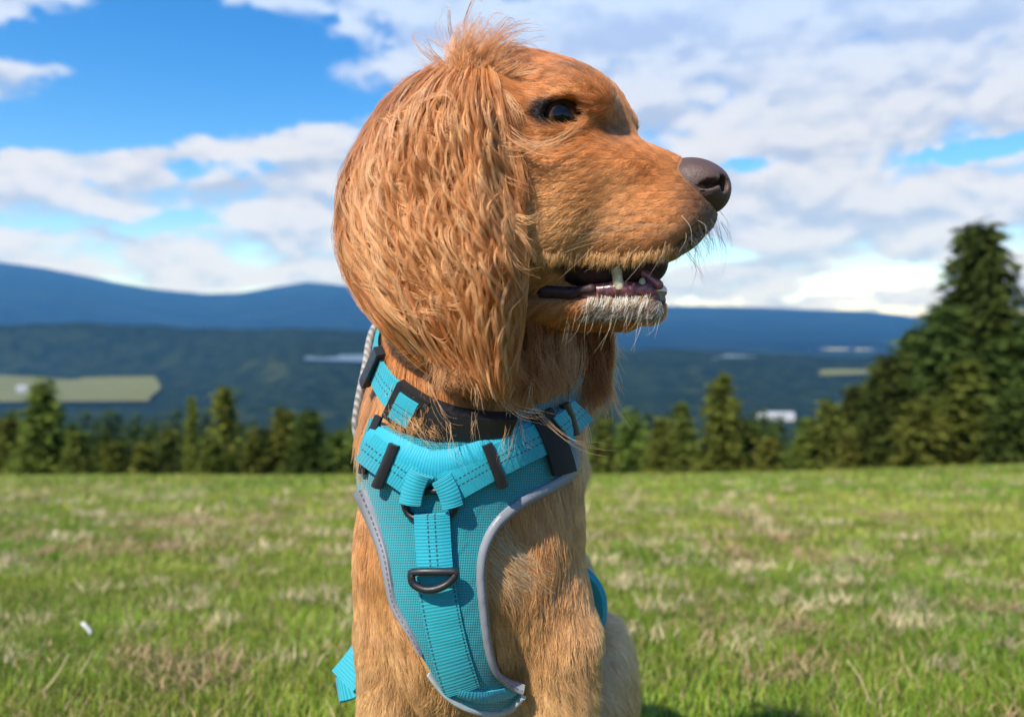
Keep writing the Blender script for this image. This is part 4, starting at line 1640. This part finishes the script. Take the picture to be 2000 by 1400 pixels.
# whorl on the breast at the right of the harness
wc = cast(np.array([985.]), np.array([1085.]), 0)[0]
dv = root - wc
dd = np.linalg.norm(dv, axis=1)
wh = np.exp(-(dd / .020) ** 2)[:, None]
flow = flow * (1 - wh) + (np.array([.85, -.1, -.45])) * wh
flow -= nr_ * np.sum(flow * nr_, axis=1, keepdims=True)
flow /= np.linalg.norm(flow, axis=1, keepdims=True) + 1e-9
L = hairlen(hr) * rng.uniform(.6, 1.3, n)
L = L * (1 + 1.2 * wh[:, 0])
lift = rng.uniform(.12, .36, n) + .10 * (~isH)
K = 5
t = np.linspace(0, 1, K)
lat = np.cross(nr_, flow)
curl = rng.normal(0, .16, n)
pos = root[:, None] + flow[:, None] * (L[:, None] * t)[..., None] + nr_[:, None] * ((L * lift)[:, None] * (t - .55 * t * t))[..., None] + lat[:, None] * ((L * curl)[:, None] * t * t)[..., None]
# clumping: tips lean to the middle of their lock
cs = np.where(isH, .0045, .0095)[:, None]
cell = np.floor(root / cs + 100)
hsh = (cell[:, 0] * 73.1 + cell[:, 1] * 19.7 + cell[:, 2] * 41.3)
jit = np.stack([np.sin(hsh * 1.7), np.sin(hsh * 2.9), np.sin(hsh * 3.7)], -1) * .35
cc_ = (cell - 100 + .5 + jit) * cs
pull = cc_ - root
pull -= nr_ * np.sum(pull * nr_, axis=1, keepdims=True)
pos += pull[:, None] * (np.where(isH, .40, .45)[:, None] * t ** 1.5)[..., None]
fl = pos.reshape(-1, 3)
s_ = dog.sdf(fl)
low = s_ < .0004
fl[low] += dog.grad(fl[low]) * (.0006 - s_[low])[:, None]
pos = fl.reshape(n, K, 3)
ch = (np.sin(hsh * 5.1) * .5 + .5)
colr = coat(root) * (rng.uniform(.72, 1.28, n) * np.where(isH, .74 + .50 * ch, .86 + .28 * ch) * (1 + .28 * n3(root, 60, 91)[:, 0]))[:, None]
pale = (wh[:, 0] * rng.random(n) > .32)
colr[pale] = np.array([.84, .64, .40]) * rng.uniform(.8, 1.1, (pale.sum(), 1))
# pale hairs sprinkled on lower lip
lipw = (hr[:, 0] > .055) & (hr[:, 0] < .098) & (hr[:, 2] < -.076) & (hr[:, 2] > -.098) & (hr[:, 1] > 0)
colr[lipw] = np.where(rng.random((lipw.sum(), 1)) < .5, np.array([.62, .58, .50]), np.array([.10, .08, .06]))
head_m = isH
strands('face_fur', [(pos[head_m], colr[head_m], np.where(hr[head_m, 0] > .06, .00011, .00014))])
strands('body_fur', [(pos[~head_m], colr[~head_m], .00020)])


# ---- long hair: drawn locks
def curve_through(pts, K):
    return resample(pts, K)


def lock(pts, n, spread, rad, col, K=12, wav=0.0, spread_end=None, colvar=.2, shorten=.35):
    """n strands along a guide given as (column, row, depth)"""
    G = np.array([P(*q) for q in pts])
    g = curve_through(G, K * 2)
    out = np.zeros((n, K, 3))
    se = spread if spread_end is None else spread_end
    for i_ in range(n):
        e = 1 - shorten * rng.random() ** 2
        tt = np.linspace(0, e, K)
        c = np.stack([np.interp(tt, np.linspace(0, 1, K * 2), g[:, k]) for k in range(3)], -1)
        o1 = rng.normal(0, spread, 3); o2 = rng.normal(0, se, 3)
        ph = rng.random() * 6.28
        c = c + o1 * (1 - tt)[:, None] + o2 * tt[:, None]
        if wav:
            c = c + (wav * np.sin(tt * rng.uniform(5, 9) + ph) * tt)[:, None] * rng.normal(0, 1, 3)
        out[i_] = c
    cl = np.array(col) * rng.uniform(1 - colvar, 1 + colvar, (n, 1))
    return out, cl, np.full(n, rad)


class Locks:
    def __init__(s):
        s.b = []

    def add(s, o):
        s.b.append(o)

    def build(s, name, parent=None, tip=.25):
        return strands(name, s.b, parent, tip)


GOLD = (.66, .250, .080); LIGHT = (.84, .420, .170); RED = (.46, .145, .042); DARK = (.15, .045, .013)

# near ear: a shell of hair over the leather. rows of the outline: (row, back column, front column)
EO = np.array([(120, 850, 960), (160, 790, 975), (200, 752, 985), (250, 722, 992), (300, 696, 998), (350, 676, 1004), (400, 667, 1008), (450, 666, 1012), (500, 672, 1016), (550, 688, 1016),
               (600, 716, 1014), (650, 756, 1010), (700, 800, 1004), (750, 862, 1000), (785, 905, 996), (815, 930, 992)], float)


ES = np.linspace(-.05, 1.05, 34); ER_ = np.linspace(110, 860, 76)
_l = np.interp(ER_, EO[:, 0], EO[:, 1]); _r = np.interp(ER_, EO[:, 0], EO[:, 2])
_px = _l[:, None] + (_r - _l)[:, None] * ES[None]
EY = cast(_px, np.broadcast_to(ER_[:, None], _px.shape), .001)[..., 1]
for i_ in range(1, len(ER_)):                                     # hair hangs on past the leather instead of dropping onto the neck
    EY[i_] = np.minimum(EY[i_], EY[i_ - 1] + (.0006 if ER_[i_] > 300 else .004))
for _ in range(4):
    EY[:, 1:-1] = (EY[:, :-2] + 2 * EY[:, 1:-1] + EY[:, 2:]) / 4
    EY[1:-1] = np.minimum(EY[1:-1], (EY[:-2] + 2 * EY[1:-1] + EY[2:]) / 4)


def ear_pt(s, row, dep):
    l = np.interp(row, EO[:, 0], EO[:, 1]); r_ = np.interp(row, EO[:, 0], EO[:, 2])
    px = l + (r_ - l) * s
    fi = np.clip((row - ER_[0]) / (ER_[1] - ER_[0]), 0, len(ER_) - 1.001); fj = np.clip((s - ES[0]) / (ES[1] - ES[0]), 0, len(ES) - 1.001)
    i0 = fi.astype(int); j0 = fj.astype(int); a = fi - i0; b = fj - j0
    y = EY[i0, j0] * (1 - a) * (1 - b) + EY[i0 + 1, j0] * a * (1 - b) + EY[i0, j0 + 1] * (1 - a) * b + EY[i0 + 1, j0 + 1] * a * b
    y = y - .002 - np.maximum(dep, -.001) * (.35 + .65 * np.clip(np.minimum(s, 1 - s) * 5, 0, 1))
    return np.stack([(px - 1000) / 1500 * y, y, (HOR - row) / 1500 * y], -1)


def ear_layer(nc, per, row0, row1, l0, l1, dep0, dep1, rad, waviness, palette, K=16, cl_spread=.02):
    A_, Cc_, R_l = [], [], []
    for c in range(nc):
        s0 = rng.random() * 1.0
        r0 = row0 + (row1 - row0) * rng.random()
        ln = rng.uniform(l0, l1)
        dep = rng.uniform(dep0, dep1)
        ph = rng.random() * 6.28; fq = rng.uniform(.020, .042); am = 1.35 * waviness * rng.uniform(.3, 1.1)
        drift = rng.normal(.02, .06)
        col = np.array(palette[rng.integers(len(palette))]) * rng.uniform(.75, 1.2)
        m = int(per * rng.uniform(.5, 1.5)) + 1
        tt = np.linspace(0, 1, K)
        ds = rng.normal(0, cl_spread, (m, 1)); dr = rng.normal(0, 10, (m, 1)); dd_ = rng.normal(0, .0012, (m, 1)); lm = ln * rng.uniform(.75, 1.1, (m, 1))
        conv = 1 - .65 * tt ** .8                                  # strands of one lock draw together
        row = r0 + dr + lm * tt
        s = np.clip(s0 + ds * conv + drift * tt + am * np.sin(fq * (row - r0) + ph) * np.minimum(tt * 3, 1) + rng.normal(0, .006, (m, 1)) * np.sin(tt * 7 + ph), -.03, 1.05)
        row = np.where(row > 740, 740 + 45 * (1 - np.exp(-(row - 740) / 45)), row)      # the fringe ends ragged above the collar
        d = dep + dd_ + .006 * np.sin(tt * 3.1) + am * .11 * np.cos(fq * 1.2 * (row - r0) + ph) - .004 * (tt < .08)
        A_.append(ear_pt(s, row, d)); Cc_.append(col * rng.uniform(.85, 1.15, (m, 1))); R_l.append(np.full(m, rad))
    return np.concatenate(A_), np.concatenate(Cc_), np.concatenate(R_l)


E = Locks()
E.add(ear_layer(420, 26, 150, 560, 140, 300, -.006, .001, .00021, .02, [RED, DARK, DARK, RED]))  # deepest layer dark: shaded gaps between locks put into the hair colour
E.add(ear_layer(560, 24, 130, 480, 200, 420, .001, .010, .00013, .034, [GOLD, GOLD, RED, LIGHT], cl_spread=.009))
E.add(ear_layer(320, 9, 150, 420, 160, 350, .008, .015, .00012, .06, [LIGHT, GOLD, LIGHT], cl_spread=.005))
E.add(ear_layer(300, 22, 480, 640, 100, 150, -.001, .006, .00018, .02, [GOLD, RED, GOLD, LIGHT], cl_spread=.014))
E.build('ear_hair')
# ---- tuft on the crown, wind-blown hair over ear and face
Q = Locks()
for k in range(150):                                    # tuft radiating from the ear root
    a = math.radians(rng.uniform(-75, 70)); ln = rng.uniform(50, 125) * (1.1 if abs(a) < .5 else .9)
    bx, by = 930 + rng.normal(0, 26), 152 + rng.normal(0, 16)
    y0 = .447 + .03 * max(0, (150 - by) / 60)
    ex, ey = bx + math.sin(a) * ln, by - math.cos(a) * ln * .95
    mx_, my_ = (bx + ex) / 2 - 10 * math.cos(a), (by + ey) / 2 - 4
    Q.add(lock([(bx, by, y0), (mx_, my_, y0 - .002), (ex + 12, ey, y0 + rng.normal(.006, .008)), (ex + 34 * rng.random(), ey - 2 + 14 * rng.random(), y0 + .008)], 9, .0012, .00014, GOLD if rng.random() < .6 else LIGHT, 10, .0010, .0012, .2, .55))
for (pts, m, c) in [
    ([(932, 150, .45), (918, 95, .452), (930, 38, .455), (936, 22, .455)], 9, LIGHT), ([(940, 150, .45), (955, 90, .452), (1010, 55, .46), (1060, 48, .46)], 9, GOLD),
    ([(920, 150, .45), (880, 100, .455), (862, 60, .46), (868, 40, .46)], 7, GOLD), ([(900, 160, .455), (850, 110, .46), (832, 80, .465)], 9, RED),
    ([(940, 140, .452), (975, 100, .46), (1015, 90, .465), (1050, 110, .47)], 16, GOLD),
    # locks that fall from the tuft, forwards and backwards
    ([(935, 160, .445), (965, 200, .432), (980, 260, .426), (985, 330, .424)], 70, LIGHT), ([(945, 160, .445), (985, 190, .436), (1005, 225, .432), (1010, 250, .432)], 36, LIGHT),
    ([(925, 160, .445), (860, 180, .440), (800, 205, .446), (760, 240, .456)], 60, GOLD), ([(920, 155, .447), (850, 150, .450), (790, 175, .462), (750, 220, .472)], 60, RED),
    ([(930, 165, .443), (890, 205, .430), (860, 260, .426), (850, 330, .424)], 60, GOLD), ([(930, 165, .443), (920, 220, .428), (915, 290, .422), (925, 360, .42)], 60, LIGHT),
    # strands blown across the cheek and the eye
    ([(955, 175, .442), (985, 245, .428), (1040, 283, .424), (1095, 272, .424), (1138, 238, .426)], 10, LIGHT), ([(950, 180, .442), (980, 260, .428), (1040, 292, .424), (1100, 288, .424), (1142, 268, .428)], 9, LIGHT),
    ([(900, 250, .426), (960, 285, .422), (1010, 300, .422), (1060, 286, .424)], 9, LIGHT), ([(870, 270, .428), (930, 262, .424), (1000, 292, .422), (1050, 282, .425)], 8, GOLD),
    ([(985, 260, .43), (1010, 310, .425), (1020, 350, .424), (1030, 400, .428)], 30, GOLD), ([(965, 320, .424), (1000, 355, .42), (1040, 368, .424)], 6, LIGHT),
    ([(1000, 420, .424), (1030, 430, .42), (1055, 420, .425)], 8, LIGHT), ([(1000, 440, .424), (1030, 470, .42), (1050, 510, .428)], 8, LIGHT), ([(985, 470, .422), (1015, 520, .42), (1060, 535, .43)], 5, LIGHT),
]:
    Q.add(lock(pts, int(m * 1.5), .0016, .00022, c, 16, .0016, .0022))
# fine strands lying crosswise over the ear
for k in range(120):
    r0 = rng.uniform(200, 600); s0 = rng.uniform(0, .45); ln = rng.uniform(.18, .5)
    K = 16; tt = np.linspace(0, 1, K); m = rng.integers(2, 7)
    bend = rng.normal(0, 35); ph = rng.random() * 6.28
    s = s0 + ln * tt + rng.normal(0, .012, (m, 1))
    row = r0 + bend * np.sin(tt * 3.14) + rng.uniform(10, 70) * tt + 8 * np.sin(tt * 6 + ph) + rng.normal(0, 5, (m, 1)) * (0.4 + tt)
    Q.add((ear_pt(s, row, .013 + .005 * np.sin(tt * 3.14)), np.array(LIGHT) * rng.uniform(.95, 1.2, (m, 1)), np.full(m, .00021)))
# strays beyond the outline of the ear
for k in range(120):
    r0 = rng.uniform(170, 620); ln = rng.uniform(60, 160); m = 2; K = 12; tt = np.linspace(0, 1, K)
    s = -.02 - rng.uniform(0, .035) * np.sin(tt * 3.14) + rng.normal(0, .008, (m, 1))
    Q.add((ear_pt(s, r0 + ln * tt + rng.normal(0, 5, (m, 1)), 0 * tt + rng.uniform(-.001, .004)), np.array(GOLD) * rng.uniform(.8, 1.25, (m, 1)), np.full(m, .00011)))
Q.build('windblown_hair')

# ---- fringe under the ear, over the collar; throat hair
def depths(x, y, off):
    return cast(np.asarray(x, float), np.asarray(y, float), off)[:, 1]


N_ = Locks()
X = rng.uniform(840, 1010, 200); Y0 = rng.uniform(640, 705, 200); DP = depths(X, Y0, .003)
for x, y0, dp in zip(X, Y0, DP):
    ln = rng.uniform(45, 95)
    sw = rng.normal(5, 9)
    ln = min(ln, 765 - y0)
    dp2 = min(dp - .004, .468)
    N_.add(lock([(x, y0, dp), (x + sw * .3, y0 + ln * .4, min(dp, dp2 + .006)), (x + sw, y0 + ln * .8, dp2), (x + sw * 2.0, y0 + ln, dp2 - .002)], 13, .0016, .00014, [GOLD, GOLD, LIGHT, (.72, .33, .12)][rng.integers(4)], 10, .0016, .0022))
X = rng.uniform(790, 1060, 12); Y0 = rng.uniform(745, 830, 12); DP = depths(X, Y0, .012)
for x, y0, dp in zip(X, Y0, DP):                         # wisps reaching over the harness
    ln = rng.uniform(30, 85); sw = rng.normal(14, 26)
    N_.add(lock([(x, y0, dp), (x + sw * .4, y0 + ln * .5, dp - .004), (x + sw, y0 + ln, dp - .006), (x + sw * 1.9, y0 + ln * 1.2, dp - .004)], 6, .0012, .00012, (.80, .44, .19), 10, .002, .0028))
X = rng.uniform(745, 850, 70); Y0 = rng.uniform(775, 840, 70) - (850 - X) * .1; DP = depths(X, Y0, .002)
for x, y0, dp in zip(X, Y0, DP):                         # left of the collar: neck coat over the harness edge
    ln = rng.uniform(15, 40)
    N_.add(lock([(x, y0, dp), (x + 6, y0 + ln * .5, dp - .009), (x + rng.normal(10, 8), y0 + ln, dp - .011)], 8, .0016, .00014, (.72, .34, .12), 8, .001, .002))
N_.build('throat_hair')

# ---- far ear: hanging hair under the chin, its shade put into darker colours
Fh = Locks()
X = rng.uniform(1030, 1190, 430); Y0 = rng.uniform(612, 672, 430)
DP = np.clip(depths(X, 0 * X + 715, .004), .455, .535)
for x0, y0, yd in zip(X, Y0, DP):
    ln = rng.uniform(80, 175); sw = rng.normal(4, 16)
    if x0 < 1100:
        ln *= .8
    Fh.add(lock([(x0, y0, yd), (x0 + 8, y0 + ln * .4, yd - .004), (x0 + sw * .5, y0 + ln * .75, yd - .006), (x0 + sw, y0 + ln, yd - .006)], 12, .0022, .00017, [RED, DARK, GOLD, RED][rng.integers(4)], 10, .0020, .0016))
for (pts, m, c) in [
    ([(1100, 640, .52), (1125, 690, .512), (1118, 740, .508), (1092, 768, .506)], 26, LIGHT), ([(1080, 650, .52), (1098, 700, .51), (1090, 745, .506), (1066, 790, .502), (1058, 830, .498), (1075, 870, .492)], 10, LIGHT),
    ([(1130, 640, .53), (1165, 690, .525), (1182, 740, .522), (1178, 768, .522)], 14, RED), ([(1050, 700, .51), (1045, 760, .50), (1060, 800, .496), (1090, 815, .494)], 22, GOLD),
    ([(1070, 700, .512), (1080, 760, .502), (1105, 800, .498), (1100, 840, .494)], 12, GOLD), ([(1140, 660, .525), (1135, 720, .515), (1110, 760, .508), (1085, 772, .505)], 18, LIGHT),
    ([(1030, 690, .50), (1020, 750, .49), (1035, 790, .486)], 20, GOLD),
]:
    Fh.add(lock(pts, m, .0022, .00016, c, 14, .0018, .0022))
Fh.build('far_ear_hair')

# ---- whiskers, white hairs on the lower lip, chin beard
Wk = Locks()
PALE = (.70, .55, .36)
WL = np.array([(1215, 430, 1090, 490), (1240, 445, 1110, 480), (1225, 470, 1130, 540), (1250, 478, 1180, 545), (1275, 480, 1215, 560), (1180, 470, 1060, 510), (1205, 455, 1055, 470), (1300, 470, 1265, 545), (1340, 455, 1322, 500),
               (1330, 420, 1350, 480), (1362, 430, 1375, 465), (1290, 440, 1150, 455), (1160, 480, 1075, 560)], float)
for (x, y, ex, ey), d0 in zip(WL, depths(WL[:, 0], WL[:, 1], 0)):
    Wk.add(lock([(x, y, d0), ((x + ex) / 2 + 8, (y + ey) / 2 - 6, d0 - .012), (ex, ey, d0 - .016)], 1, .0002, .00013, PALE, 10, 0, .0004))
X = rng.uniform(1330, 1412, 46); Y0 = 470 - (X - 1330) * .55 + rng.normal(0, 10, 46)
for x, y, d0 in zip(X, Y0, depths(X, Y0, 0)):
    Wk.add(lock([(x, y, d0), (x + rng.normal(14, 5), y + 28, d0 + .002), (x + rng.normal(20, 10), y + rng.uniform(45, 80), d0 + .004)], 2, .0006, .00008, (.16, .12, .10), 8, 0, .0016))
X = rng.uniform(1150, 1272, 80); Y0 = 582 + rng.normal(0, 6, 80) - .03 * (X - 1150)
for x, y, d0 in zip(X, Y0, depths(X, Y0, .0006)):
    Wk.add(lock([(x, y, d0 - .001), (x - 3, y + 10, d0 - .003), (x - rng.uniform(2, 14), y + rng.uniform(10, 28), d0 - .0020)], 6, .0009, .00015, (.82, .74, .60) if rng.random() < .7 else (.40, .24, .12), 7, 0, .0006))
X = rng.uniform(1090, 1290, 26); Y0 = rng.uniform(600, 630, 26)
for x, y, d0 in zip(X, Y0, depths(X, Y0, 0)):
    Wk.add(lock([(x, y, d0), (x - 6, y + 24, d0 - .004), (x - rng.uniform(0, 34), y + rng.uniform(35, 75), d0 - .003)], 1, .0004, .00012, PALE, 8, 0, .001))
# short hair hanging over the edge of the upper lip
X = rng.uniform(1045, 1350, 210)
Y0 = np.interp(X, [1040, 1080, 1180, 1250, 1330, 1390], [505, 499, 503, 500, 484, 446]) + rng.normal(0, 4, 210)
for x, y, d0 in zip(X, Y0, depths(X, Y0, .0004)):
    dk = sstep(1270, 1340, x)
    c = np.array([.74, .40, .15]) * (1 - dk) + np.array([.10, .06, .045]) * dk
    Wk.add(lock([(x, y - 6, d0), (x - 4, y + 7, d0 - .0012), (x - rng.uniform(3, 12), y + rng.uniform(14, 26), d0 + .0004)], 7, .0010, .00012, c, 6, 0, .0008))
Wk.build('whiskers', tip=.15)
